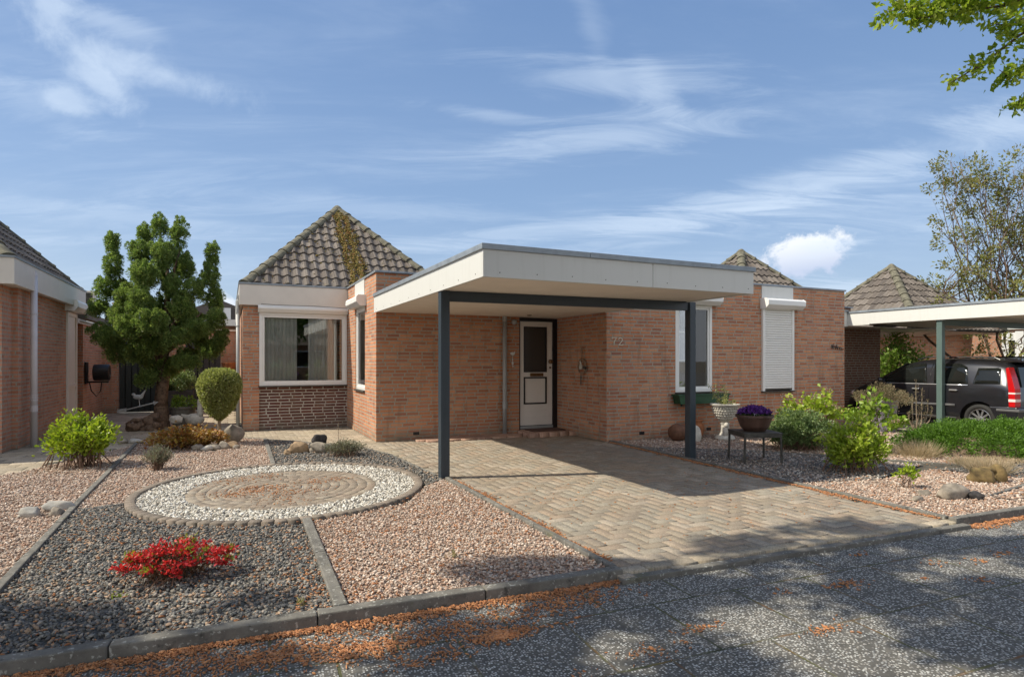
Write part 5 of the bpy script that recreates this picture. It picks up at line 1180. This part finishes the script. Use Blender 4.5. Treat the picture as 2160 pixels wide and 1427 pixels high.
# right-hand bed: variegated shrub with hydrangeas
shrub('skimmia_bush', 'dense dark green variegated bush under the shuttered window', 'bush', (8.25, 6.75, 0), 150, .55, (.55, .50), LM['skimmia'], 9500, .045, .02, base_r=.2, cluster=.05, leafstart=.15, up=.3)
P, D = cloud([((0, 0, .30), (.52, .48, .28))], 7000, 40, .25, .9); o_ = bpy.data.objects['skimmia_bush']; leaves('inner_foliage', P, D, .045, .02, LM['skimmia'], o_, .5)
o, T = shrub('hydrangea_bush', 'tall light green hydrangea with dry pink heads behind the dense bush', 'bush', (8.75, 6.95, 0), 20, .98, (.60, .50), LM['hydr2'], 620, .085, .055, cluster=.05, leafstart=.6, base_r=.15)
flowers(o, [tuple(t + Vector((0, 0, .03))) for t in T[::2]], LM['dryflower'], 34, .045, .022, .018)
o, T = shrub('hydrangea_bush', 'large yellow-green hydrangea at the corner of the right gravel bed', 'bush', (7.20, 5.06, 0), 44, .66, (.42, .36), LM['hydr2'], 2600, .066, .042, cluster=.045, leafstart=.15, base_r=.18)
flowers(o, [tuple(t) for t in T[::7]], LM['dryflower'], 26, .035, .02, .016)
o, T = shrub('hydrangea_bush', 'thin hydrangea with dry heads in front of the grey planter', 'bush', (8.9, 5.95, 0), 16, .95, (.42, .4), LM['hydr'], 480, .085, .055, cluster=.045, leafstart=.6, base_r=.1)
flowers(o, [tuple(t) for t in T[::2]], LM['dryflower'], 34, .04, .022, .018)
shrub('photinia_shrub', 'small yellow-leafed shrub standing alone on the right gravel', 'shrub', (6.78, 4.15, 0), 12, .27, (.12, .10), LM['lime'], 150, .045, .03, cluster=.02, leafstart=.6, base_r=.03)
# low green juniper mound
jn_ = thing('juniper_shrub', 'wide bright green spreading juniper mound in front of the carport post', 'shrub', (10.35, 5.35, 0)); 
bl_ = [((-.5, .1, .06), (.5, .45, .14)), ((.05, .1, .16), (.6, .6, .24)), ((.7, 0, .16), (.7, .6, .26)), ((1.2, -.1, .14), (.6, .5, .24)), ((.2, -.45, .10), (.7, .35, .20)), ((.9, -.5, .10), (.6, .35, .18)), ((-.3, .5, .12), (.6, .4, .2)), ((.6, .5, .18), (.7, .4, .2))]
P, D = cloud(bl_, 70000, 60, .26, .9); k_ = P[:, 2] > 0; leaves('foliage', P[k_], D[k_] * np.array([1, 1, .5]) + np.array([0, 0, .35]), .042, .014, LM['juniper'], jn_, .35)
obj('stems', MB().ell((.35, 0, .0), (1.05, .55, .20), 18, 10, .1), M['bark'], jn_)
def tuft(x, y, h, w_, label, n=900, m='grass'):
    a = RNG.uniform(0, 6.28, n); q = RNG.uniform(0, 1, n) ** .6 * w_ * .35; P = np.stack([np.cos(a) * q, np.sin(a) * q, 0 * a], 1); D = np.stack([np.cos(a) * q * 2.2 / w_, np.sin(a) * q * 2.2 / w_, .9 + 0 * a], 1)
    o = leaves('grass_tuft', P, D, h * .8, .004, LM[m], None, .25, 0); o.location = (x, y, 0); tag(o, label, 'grass tuft')
tuft(9.15, 5.45, .30, .6, 'dry beige grass tuft between the yellow-green hydrangea and the juniper'); tuft(8.62, 4.28, .24, .55, 'dry beige grass tuft above the hollow log on the right')
tuft(9.0, 4.72, .16, .5, 'short dry grass tuft in front of the juniper mound', 700); tuft(10.3, 4.35, .16, .6, 'short dry grass at the right edge of the gravel', 900)
# low dead grass strip between gravel and juniper
P = np.concatenate([RNG.uniform((9.2, 4.4), (12, 5.0), (5000, 2)), RNG.uniform((8.8, 5.2), (9.8, 6.4), (2500, 2))]); P = np.concatenate([P, np.zeros((len(P), 1))], 1); D = np.tile([0, 0, .8], (len(P), 1))
o = leaves('dry_lawn', P, D, .05, .008, LM['grass'], None, .6); tag(o, 'thin dry grass patch at the foot of the juniper', 'grass', kind='stuff')
shrub('grey_shrub', 'small grey-green dry shrub at the right edge beside the juniper', 'shrub', (11.2, 4.55, 0), 30, .42, (.2, .2), LM['lav'], 500, .04, .025, cluster=.03, leafstart=.3)
shrub('grey_shrub', 'small greyish plant at the foot of the carport post', 'shrub', (12.0, 7.2, 0), 20, .28, (.2, .2), LM['lav'], 400, .05, .03, cluster=.03, leafstart=.3)
# fan-shaped bare shrub
fb_ = thing('fan_shrub', 'upright bare branching shrub with reddish leaf buds before the car door', 'shrub', (10.95, 6.55, 0), -YAW); mb = MB(); P = []
for (dx, h, bz) in ((-.12, .50, .22), (-.06, .78, .2), (.0, 1.08, .16), (.05, .62, .25), (.10, .92, .2), (.20, .72, .2), (.26, .60, .22), (.15, .5, .3)):
    pts = [Vector((0, 0, 0)), Vector((dx * .15, 0, bz * .7)), Vector((dx * .8, random.uniform(-.03, .03), bz + .12)), Vector((dx * 1.05, 0, h * .75)), Vector((dx * 1.05, 0, h))]
    mb.tube(pts, [.016, .014, .009, .007, .003], 5)
    for i in range(60): t = random.uniform(.35, 1); q = pts[2].lerp(pts[4], t); P.append((q.x + random.gauss(0, .012), q.y + random.gauss(0, .012), q.z))
obj('stems', mb, M['bark_light'], fb_); leaves('buds', np.array(P), np.tile([0, 0, .7], (len(P), 1)), .028, .012, LM['pine'], fb_, .6)
# grey planter barrel with dwarf pine
gpn = thing('planter', 'tall grey metal planter with a spreading dwarf pine in front of the black car', 'planter', (11.75, 7.65, 0))
obj('pot', MB().lathe([(.19, 0), (.23, .45), (.26, .60), (.27, .60), (.27, .63), (.24, .63), (.23, .56)], (0, 0, 0), 24), M['grey_pot'], gpn); 
P, D = cloud([((-.35, 0, .72), (.34, .3, .10)), ((.0, 0, .78), (.4, .35, .13)), ((.35, 0, .68), (.34, .3, .09)), ((-.1, -.3, .66), (.3, .25, .08))], 6000, 16, .35, .8); leaves('foliage', P, D, .04, .01, LM['pine'], gpn, .5)
mb = MB()
for i in range(14): a = i * .45; limb(mb, (0, 0, .58), (.5 * math.cos(a), .35 * math.sin(a), .72), .014, .005, .05, 4)
obj('branches', mb, M['bark'], gpn)

# stone urn with climber
ur = thing('garden_urn', 'pale cast-stone urn on a sculpted pedestal beside the right carport post', 'urn', (8.02, 8.10, 0))
obj('pedestal', MB().lathe([(.17, 0), (.18, .03), (.16, .06), (.11, .09), (.08, .14), (.075, .26), (.09, .30)], (0, 0, 0), 18), M['stone_white'], ur, bevel=.004)
fg = MB(); fg.ell((-.06, -.08, .16), (.05, .05, .10), 10, 8).ell((-.06, -.10, .27), (.04, .04, .05), 10, 8).ell((-.0, -.10, .14), (.03, .05, .03), 8, 6)
obj('figure', fg, M['stone_white'], ur, smooth=True)
bw2 = obj('bowl', MB().lathe([(.06, .30), (.10, .34), (.16, .42), (.20, .52), (.215, .60), (.25, .61), (.26, .635), (.21, .64), (.19, .60)], (0, 0, 0), 24), M['stone_white'], ur)
rl = MB()
for r_ in range(5):
    for q in range(26): a = (q + r_ * .5) * 2 * math.pi / 26; rr_ = (.13, .165, .19, .205, .213)[r_]; rl.ell((rr_ * math.cos(a), rr_ * math.sin(a), .385 + r_ * .045), (.017, .017, .017), 6, 4)
obj('relief', rl, M['stone_white'], bw2, smooth=True)
up_ = thing('urn_plant', 'sprawling light green plant growing in the pale urn', 'plant', (8.02, 8.10, .60)); mb = MB(); P = []
for i in range(7):
    pts = [Vector((0, 0, 0))]; 
    for j in range(6): pts.append(pts[-1] + Vector((random.gauss(-.01, .04), random.gauss(0, .03), random.uniform(.03, .085) if i < 4 else random.uniform(0, .03))))
    mb.tube(pts, .004, 4); P += [tuple(q + Vector((random.gauss(0, .02), random.gauss(0, .02), random.gauss(0, .02)))) for q in pts for _ in range(11)]
obj('stems', mb, M['bark_light'], up_); leaves('foliage', np.array(P), np.tile([0, 0, .4], (len(P), 1)), .03, .02, LM['box'], up_, .8)
# terracotta jars
jr = thing('clay_jar', 'orange terracotta jar standing against the wall behind the carport post', 'jar', (7.62, 8.42, 0)); obj('jar', MB().lathe([(.09, 0), (.15, .10), (.17, .20), (.15, .27), (.12, .30), (.16, .335), (.16, .35), (.12, .34), (.10, .30)], (0, 0, 0), 22), M['terracotta'], jr, smooth=True)
jr = thing('clay_jar', 'brown clay jar lying on its side, half hidden by the carport post', 'jar', (7.15, 8.32, .15)); j_ = MB().lathe([(.02, -.16), (.12, -.13), (.165, -.02), (.14, .10), (.09, .16), (.11, .19), (.11, .2), (.07, .19)], (0, 0, 0), 20); j_.v = [(c, b, a * .95) for a, b, c in j_.v]; obj('jar', j_, simple('dark_clay', (.17, .08, .045), .8, var=.25, scale=10), jr, smooth=True)
o = obj('flat_stone', MB().ell((0, 0, 0), (.10, .05, .15), 12, 10, .12, 4), M['stone_white']); o.location = (7.42, 8.15, .12); o.rotation_euler = (R(-15), R(18), 0); tag(o, 'pale oval stone leaning between the two clay jars', 'stone')

# metal table with bowl of pansies
tb_ = thing('plant_table', 'square weathered metal plant table standing on the right gravel', 'table', (6.66, 6.17, 0), R(-22)); tw_ = .27
obj('table_top', MB().box(-tw_, tw_, -tw_, tw_, .40, .425).box(-tw_ + .02, tw_ - .02, -tw_ + .0, -tw_ + .02, .36, .40).box(-tw_ + .02, tw_ - .02, tw_ - .02, tw_, .36, .40).box(-tw_, -tw_ + .02, -tw_ + .02, tw_ - .02, .36, .40).box(tw_ - .02, tw_, -tw_ + .02, tw_ - .02, .36, .40), M['metal_dark'], tb_, bevel=.004)
for sx in (-1, 1):
    for sy in (-1, 1): obj('leg', MB().tube([(sx * (tw_ - .02), sy * (tw_ - .02), .36), (sx * (tw_ - .01), sy * (tw_ - .01), -.01)], .016, 8), M['metal_dark'], tb_)
bo_ = thing('flower_bowl', 'wide brown glazed bowl standing on the metal plant table', 'flower pot', (6.66, 6.17, .427)); obj('bowl', MB().lathe([(.14, 0), (.19, .06), (.225, .16), (.235, .19), (.255, .195), (.255, .225), (.235, .225), (.22, .18)], (0, 0, 0), 30), M['terracotta_brown'], bo_, smooth=False)
obj('soil', MB().tube([(0, 0, .18), (0, 0, .19)], .22, 24), M['soil'], bo_)
pn = thing('pansies', 'purple pansies with a few white blooms filling the brown bowl', 'flowers', (6.66, 6.17, .60)); n = 900
a = RNG.uniform(0, 6.28, n); q = np.sqrt(RNG.uniform(0, 1, n)) * .22; P = np.stack([np.cos(a) * q, np.sin(a) * q, .06 + .10 * (1 - (q / .25) ** 2) * RNG.uniform(.6, 1.1, n)], 1)
leaves('petals', P[:700], np.tile([0, -.3, .5], (700, 1)), .04, .034, LM['violet'], pn, .7); leaves('foliage', P - np.array([0, 0, .05]), np.tile([0, 0, .5], (n, 1)), .045, .02, LM['vdark'], pn, .7)
flowers(pn, [(-.13, -.14, .06), (-.09, -.16, .05), (.12, -.13, .08)], LM['whitefl'], 8, .012, .035, .028, 'white_petals')

# ---- rocks and stones
M['rock'] = simple('boulder', (.30, .26, .21), .95, var=.3, scale=7, bump=.8, dirt=.5, dirtcol=(.15, .13, .11)); M['rock_pale'] = simple('pale_boulder', (.42, .40, .36), .95, var=.2, scale=9, bump=.6); M['rock_tan'] = simple('tan_boulder', (.36, .25, .15), .95, var=.3, scale=7, bump=.8)
M['rock_dark'] = simple('lava_rock', (.05, .045, .045), .98, var=.4, scale=20, bump=1)
def rock(x, y, r, mt, label, seed, z=None, group=None, rot=0):
    mb = MB().ell((0, 0, 0), r, 26, 18, .20, seed); rg_ = random.Random(seed)
    pls = [(Vector((rg_.gauss(0, 1), rg_.gauss(0, 1), rg_.gauss(0, .8))).normalized(), rg_.uniform(.72, .95)) for _ in range(9)]; out = []
    for p in mb.v:
        q = Vector((p[0] / r[0], p[1] / r[1], p[2] / r[2]))
        for nn_, dd_ in pls:
            e_ = q.dot(nn_) - dd_
            if e_ > 0: q -= nn_ * e_ * .9
        q *= 1 + .025 * math.sin(q.x * 11 + seed) * math.sin(q.y * 13) * math.cos(q.z * 9)
        out.append((q.x * r[0], q.y * r[1], q.z * r[2]))
    mb.v = out; o = obj('garden_stone', mb, mt, smooth=True); o.location = (x, y, r[2] * .55 if z is None else z); o.rotation_euler = (0, 0, rot); tag(o, label, 'stone', group); return o
rock(.98, 9.72, (.15, .11, .11), M['rock_tan'], 'tan boulder, leftmost of the pair beside the wide lavender', 1); rock(1.27, 9.62, (.16, .11, .10), M['rock'], 'grey-brown rounded boulder touching the wide lavender', 2); rock(1.32, 9.98, (.12, .09, .10), M['rock_dark'], 'black lava rock behind the two boulders', 3, .14)
rock(.80, 9.60, (.06, .05, .04), M['rock_tan'], 'small tan stone left of the boulders', 12)
g_ = 'cobbles ringed round the topiary foot'
for i, (x, y, r_, mt, lb) in enumerate([(-.42, 10.62, .09, 'rock', 'leftmost grey cobble at the foot of the topiary'), (-.30, 10.50, .08, 'rock_pale', 'flat pale pinkish cobble in front of the row by the topiary'), (-.20, 10.55, .09, 'rock', 'dark grey cobble in the middle of the row by the topiary'), (-.06, 10.62, .10, 'rock', 'round green-grey cobble right of the middle by the topiary'),
                                        (.06, 10.72, .09, 'rock_tan', 'yellowish lichened cobble at the right end by the topiary'), (-.26, 10.75, .07, 'rock', 'small cobble behind the row by the topiary'), (.12, 10.60, .06, 'rock', 'small brown cobble right of the yellowish one')]):
    rock(x, y, (r_, r_ * .8, r_ * .75), M[mt], lb, 20 + i, group=g_)
rock(.08, 11.45, (.16, .09, .19), M['rock'], 'upright stump-like stone right of the topiary stem', 30, .14)
rock(-1.45, 6.95, (.13, .07, .06), M['rock_pale'], 'flat pale stone, largest of three on the left pink gravel', 31); rock(-1.62, 6.75, (.10, .06, .055), M['rock_pale'], 'rounded cream stone at the left of the three on the left gravel', 32); rock(-1.40, 6.68, (.06, .05, .05), M['rock'], 'small stone beside the kerb among the three on the left gravel', 33)
rock(-1.62, 12.1, (.09, .07, .06), M['rock'], 'grey stone near the left path end of the kerb', 34); rock(-1.42, 12.05, (.13, .08, .05), M['rock_pale'], 'long pale stone on the end of the left kerb', 35)
rock(6.70, 3.66, (.19, .12, .09), M['rock'], 'large flat-topped grey-brown rock at the right front gravel', 36, .05); rock(6.86, 3.52, (.07, .08, .05), M['rock_dark'], 'dark stone tucked at the right of the large flat rock', 37, .03); rock(6.58, 3.85, (.10, .05, .04), M['rock'], 'slab-like stone behind the large flat rock', 38, .02)
rock(6.25, 3.72, (.07, .04, .03), M['rock'], 'low grey stone left of the large flat rock', 39, .02)
lg = obj('hollow_log', MB().ell((0, 0, 0), (.13, .10, .10), 14, 10, .3, 41).ell((.22, .0, .02), (.10, .08, .13), 14, 10, .3, 42).ell((.10, .03, .07), (.16, .06, .04), 12, 8, .3, 43), simple('mossy_wood', (.20, .14, .06), .95, var=.5, scale=6, bump=1, dirt=.5, dirtcol=(.2, .19, .04)), smooth=True); lg.location = (7.88, 3.98, .06); lg.rotation_euler = (0, 0, -.3); tag(lg, 'mossy hollow piece of driftwood on the right gravel', 'driftwood')
# stump, figures and pots round the conifer foot
stp = obj('root_stump', MB().ell((0, 0, 0), (.22, .18, .22), 30, 20, .6, 50).ell((-.24, -.08, -.06), (.18, .10, .12), 20, 14, .6, 51).ell((.1, -.2, -.08), (.14, .1, .12), 20, 14, .6, 52).tube([(-.1, 0, .05), (-.35, -.1, .12), (-.5, -.12, .02)], [.07, .05, .02], 7).tube([(.05, -.1, .1), (.2, -.25, .16), (.22, -.3, .3)], [.06, .04, .015], 7), M['bark'], smooth=True); stp.location = (-1.42, 14.25, .13); stp.scale = (.85, .85, .75); tag(stp, 'gnarled dark root stump at the foot of the conifer', 'stump')
gs = thing('goose_statue', 'white garden goose with orange beak looking right, behind the orange shrub', 'statue', (-.62, 14.35, 0), -YAW); gb = MB()
gb.ell((-.02, 0, .17), (.20, .13, .13), 16, 12); gb.tube([(.06, 0, .20), (.10, 0, .30), (.09, 0, .42), (.08, 0, .52), (.10, 0, .58)], [.085, .06, .048, .045, .05], 14); gb.ell((.12, 0, .58), (.065, .045, .048), 12, 10)
obj('body', gb, M['stone_white'], gs, smooth=True); obj('beak', MB().tube([(.17, 0, .575), (.27, 0, .565)], [.03, .01], 8), M['terracotta'], gs); obj('feet', MB().box(-.05, .1, -.08, .08, 0, .04), M['terracotta'], gs); obj('tail', MB().tube([(-.16, 0, .2), (-.30, 0, .27)], [.07, .015], 8), M['stone_white'], gs)
wv = thing('bird_sculpture', 'grey metal bird weathervane arrow leaning at the conifer trunk', 'sculpture', (-1.62, 14.15, .42), -YAW); wv.scale = (.85, .85, .85)
obj('arrow', MB().tube([(-.42, 0, -.03), (.42, 0, .18)], .018, 6).prism([(-.52, -.08), (-.30, -.04), (-.30, .04), (-.5, .01)], -.01, .01).prism([(.36, .11), (.46, .19), (.34, .20)], -.01, .01), M['greypipe'], wv); obj('bird', MB().ell((-.02, 0, .30), (.12, .05, .06), 12, 8).ell((-.13, 0, .36), (.045, .035, .035), 10, 8).tube([(.06, 0, .32), (.15, 0, .46)], [.04, .012], 6).tube([(-.0, 0, .25), (.02, 0, .08)], .01, 5), M['greypipe'], wv)
pt = thing('stone_planter', 'grey stone tub with small yellow-green plant right of the conifer trunk', 'planter', (-.88, 14.9, 0)); obj('tub', MB().lathe([(.20, 0), (.24, .35), (.26, .38), (.26, .42), (.22, .42), (.21, .36)], (0, 0, 0), 18), M['conc'], pt)
P, D = cloud([((0, 0, .50), (.24, .2, .12))], 500, 10, .5); leaves('foliage', P, D, .06, .04, LM['shrub'], pt)
pt = thing('raised_planter', 'dark box planter with a dense green plant before the trellis', 'planter', (-1.25, 18.3, 0)); obj('box', MB().box(-.42, .42, -.25, .25, 0, .62), M['gate2'], pt, bevel=.01); P, D = cloud([((0, 0, .82), (.46, .28, .20))], 5000, 14, .5); leaves('foliage', P, D, .05, .03, LM['skimmia'], pt)
rock(-.95, 14.0, (.12, .07, .09), M['stone_white'], 'small white stone bird right of the stump', 60, .22)

# shrub behind the neighbour's wall
o, T = shrub('laurel_shrub', 'sunlit green laurel shrub between the dark brick wall and the far house', 'shrub', (18.17, 11.33, 0), 60, 2.3, (.75, .75), LM['shrub'], 3600, .11, .06, cluster=.12, leafstart=.2, base_r=.3)

def tree(name, label, loc, trunk_h, crown, leafm, n, L, W, sub=18, subr=.35, tr=.12, bark=None, stems=1, jit=.5, grp=None, shell=.75):
    o = thing(name, label, 'tree', loc, 0, grp); mb = MB()
    for s in range(stems):
        b0 = Vector((random.gauss(0, .12 * (stems > 1)), random.gauss(0, .12 * (stems > 1)), -.05)); tops = crown
        top = b0 + Vector((random.gauss(0, .15 * stems), random.gauss(0, .15 * stems), trunk_h)); pts = limb(mb, b0, top, tr, tr * .7, .03)
        for (c, r) in crown:
            if stems > 1 and random.random() < .55: continue
            e = Vector(c) + Vector((random.gauss(0, r[0] * .3), random.gauss(0, r[1] * .3), 0)); q = limb(mb, top, e, tr * .5, tr * .14, .05, 6)
            for _ in range(4):
                f = Vector(c) + Vector([random.uniform(-.85, .85) * rr for rr in r]); limb(mb, q[random.randint(2, 5)], f, tr * .14, tr * .04, .05, 4)
    obj('trunk', mb, bark or M['bark'], o, smooth=True); P, D = cloud(crown, n, sub, subr, shell); leaves('crown', P, D, L, W, leafm, o, jit); return o
# airy bronze-green tree on the right
cw = []
def cp(x, y, rx, ry, D_=19.0, dd=0): p = pd(x, y, D_ + dd); s = D_ / 1270; return ((p.x, p.y, p.z), (rx * s, rx * s, ry * s))
base = pd(2120, 800, 19.0); base.z = 0
for a_ in [(2010, 345, 40, 22), (2060, 370, 60, 34), (2120, 360, 60, 40), (2010, 400, 50, 28), (2070, 430, 60, 36), (2140, 440, 60, 50), (2000, 455, 44, 24), (2020, 500, 46, 24), (2080, 500, 60, 40), (2150, 530, 60, 60), (2040, 560, 50, 22),
           (2100, 580, 60, 40), (2000, 600, 60, 22), (2060, 620, 70, 28), (2150, 640, 60, 50), (1990, 640, 30, 12), (2060, 690, 50, 26), (2120, 740, 70, 30), (2200, 450, 80, 110), (2220, 620, 90, 90), (2210, 350, 60, 60)]:
    c, r = cp(*a_, dd=random.uniform(-1, 1)); cw.append(((c[0] - base.x, c[1] - base.y, c[2]), r))
tree('birch_tree', 'airy multi-stemmed tree with bronze-green spring leaves behind the neighbouring carport', (base.x, base.y, 0), 2.6, cw, LM['back'], 15000, .105, .048, 16, .26, .05, stems=6, shell=.95)

# maple whose branches hang in at the top right
mt_ = thing('maple_tree', 'maple with bright green leaves hanging in from the top right', 'tree', (7.6, .6, 0)); mb = MB(); P = []; D = []
limb(mb, (0, 0, 0), (.1, .3, 3.6), .16, .12, .02)
def spray(pix, D0, n, L=.30):
    pts = [pd(x, y, D0 + dd) - mt_.location for x, y, dd in pix]
    mb.tube(pts, [.018 - .014 * i / (len(pts) - 1) for i in range(len(pts))], 5)
    for i in range(n):
        t = random.random() ** .8 * (len(pts) - 1); j = min(int(t), len(pts) - 2); q = pts[j].lerp(pts[j + 1], t - j)
        off = Vector((random.gauss(0, L * .5), random.gauss(0, L * .5), random.gauss(0, L * .22))); e = q + off
        if random.random() < .25: mb.tube([q, e], .003, 3, False)
        for _ in range(5): P.append(tuple(e + Vector((random.gauss(0, .03), random.gauss(0, .03), random.gauss(0, .02))))); D.append((off.x + random.gauss(0, .2), off.y + random.gauss(0, .2), -.12))
hub = Vector((.1, .3, 3.6))
for pix, n, L in ([[(2330, -160, 0), (2180, -60, .1), (2060, -5, .0), (1960, 10, .1), (1885, 22, 0)], 210, .17], [[(2300, -120, .2), (2200, -20, .2), (2120, 12, .2), (2030, 24, .1), (1930, 40, 0)], 180, .13],
                  [[(2330, -60, 0), (2230, 30, 0), (2150, 75, .0), (2080, 130, .1), (2000, 178, 0)], 75, .12], [[(2400, 0, 0), (2290, 80, .1), (2200, 130, 0), (2150, 150, .1), (2120, 160, 0)], 90, .12],
                  [[(2420, 60, 0), (2300, 140, 0), (2220, 190, 0), (2170, 215, 0), (2150, 225, 0)], 60, .10], [[(2330, -100, 0), (2240, -20, 0), (2180, 30, .1), (2130, 55, 0), (2090, 50, 0)], 70, .12], [[(2450, -300, 0), (2250, -200, 0), (2100, -120, 0), (1980, -60, 0)], 260, .2]):
    spray(pix, 5.2, n, L); q = pd(pix[0][0], pix[0][1], 5.2) - mt_.location; limb(mb, hub, q, .06, .018, .04)
for i in range(1800): d_ = Vector((random.gauss(0, 1), random.gauss(0, 1), random.gauss(0, .6))); e = Vector((1.6, .4, 5.6)) + d_ * 1.0; P.append(tuple(e)); D.append((d_.x, d_.y, -.2))
obj('trunk', mb, M['bark'], mt_, smooth=True); leaves('crown', np.array(P), np.array(D), .062, .036, LM['maple'], mt_, .5, .15)

# street tree behind and left of the photographer: its canopy shades the street
stt = thing('street_tree', 'broad street tree whose canopy shades the foreground', 'tree', (-3.6, -1.2, 0)); P = []; D = []; C3 = []
sx, sy = SUN.x / SUN.z, SUN.y / SUN.z
holes = [(2.75, 2.25, .38), (2.75, 1.85, .24), (3.5, 2.85, .16), (4.05, 2.55, .14), (2.2, 1.85, .15), (3.1, 1.5, .2), (1.0, 3.7, .35), (.35, 3.5, .18), (.5, 3.3, .14), (1.7, 2.5, .2), (3.0, 1.2, .3), (4.6, 2.6, .2), (1.5, 3.2, .12), (3.9, 3.25, .10), (4.3, 3.3, .12), (2.95, 3.3, .18), (3.3, 2.15, .1), (4.9, 2.2, .12), (.5, 2.9, .25), (2.3, 2.5, .1)]
def edge(x): return np.interp(x, [-2.2, -1.2, -.65, -.15, .1, .8, 1.3, 2.2, 2.6, 3.2, 4.1, 4.8, 5.05, 5.2, 5.9, 7, 9], [4.6, 4.45, 4.05, 3.2, 3.85, 3.95, 4.15, 3.72, 3.55, 3.62, 3.68, 3.68, 3.34, 3.05, 2.7, 2.3, 1.6])
nC = 0
while nC < 3000:
    qx, qy = random.uniform(-2.2, 9), random.uniform(-1.5, 4.4)
    if qy > edge(qx) - .10 + .05 * math.sin(qx * 9): continue
    if any((qx - a) ** 2 + (qy - b) ** 2 < (r + .10) ** 2 for a, b, r in holes): continue
    h = random.uniform(4.7, 7.6); C3.append((qx + sx * h, qy + sy * h, h)); nC += 1
for c in C3:
    for _ in range(30): e = Vector(c) + Vector((random.gauss(0, .08), random.gauss(0, .08), random.gauss(0, .09))); P.append(tuple(e - stt.location)); D.append((random.gauss(0, 1), random.gauss(0, 1), random.gauss(0, .3)))
mb = MB(); limb(mb, (0, 0, 0), (.2, .3, 3.6), .22, .17, .02); hub = Vector((.2, .3, 3.6)); mains = []
for e in ((-1.5, 1, 5.6), (1.5, 2.6, 5.5), (3.4, 3.0, 5.6), (.2, 3.8, 6.0), (2.6, .9, 6.3), (-2.5, 3.2, 6.4), (4.2, 1.2, 5.4), (0, .5, 7)): mains.append(limb(mb, hub, e, .08, .025, .05, 6))
for c in C3[::16]:
    c = Vector(c) - stt.location; b_ = min((q for m_ in mains for q in m_[2:]), key=lambda q: (q - c).length); limb(mb, b_, c, .014, .004, .05, 3)
obj('trunk', mb, M['bark'], stt, smooth=True); leaves('crown', np.array(P), np.array(D), .115, .078, LM['street'], stt, .5)

# across the street (seen only mirrored in the windows)
hd_ = thing('hedge', 'clipped hedge across the street', 'hedge', (-2, -13, 0)); P, D = cloud([((x, 0, .6), (1.2, .6, .7)) for x in range(-11, 12, 2)], 12000, 20, .4); leaves('foliage', P, D, .12, .08, LM['skimmia'], hd_)
obj('stems', MB().box(-12, 12, -.4, .4, 0, 1.0), M['bark'], hd_)
for i, (x, y, h) in enumerate(((-9, -17, 8), (-3.5, -19, 9), (3, -18, 7.5), (9, -20, 9))):
    tree('broadleaf_tree', ['leafy tree across the street at the far left', 'tall leafy tree across the street left of centre', 'leafy tree across the street right of centre', 'tall leafy tree across the street at the far right'][i], (x, y, 0), h * .35,
         [((0, 0, h * .7), (2.4, 2.2, h * .28)), ((-1.2, .3, h * .55), (1.6, 1.5, 1.4)), ((1.3, 0, h * .58), (1.7, 1.6, 1.5))], LM['street'], 4500, .28, .18, 18, .4, .2, grp='trees across the street')

oh = thing('opposite_house', 'long brick house with tiled roof across the street', 'house', (0, -22, 0))
wall_piece(oh, [(-16, 16, -30, -22.2, 0, 2.7)]); obj('roof', MB().prism([(-31, 2.6), (-21.7, 2.6), (-26.3, 6.0)], -16.5, 16.5, 'x'), M['tile'], oh, world=True)
for q_ in (-12, -6.5, -1, 4.5, 10): 
    f_ = obj('window', MB().box(q_, q_ + 2.2, -22.2, -22.1, .9, 2.2), M['upvc'], oh, world=True); obj('pane', MB().box(q_ + .1, q_ + 2.1, -22.1, -22.08, 1.0, 2.1), M['glass_car'], f_, world=True)
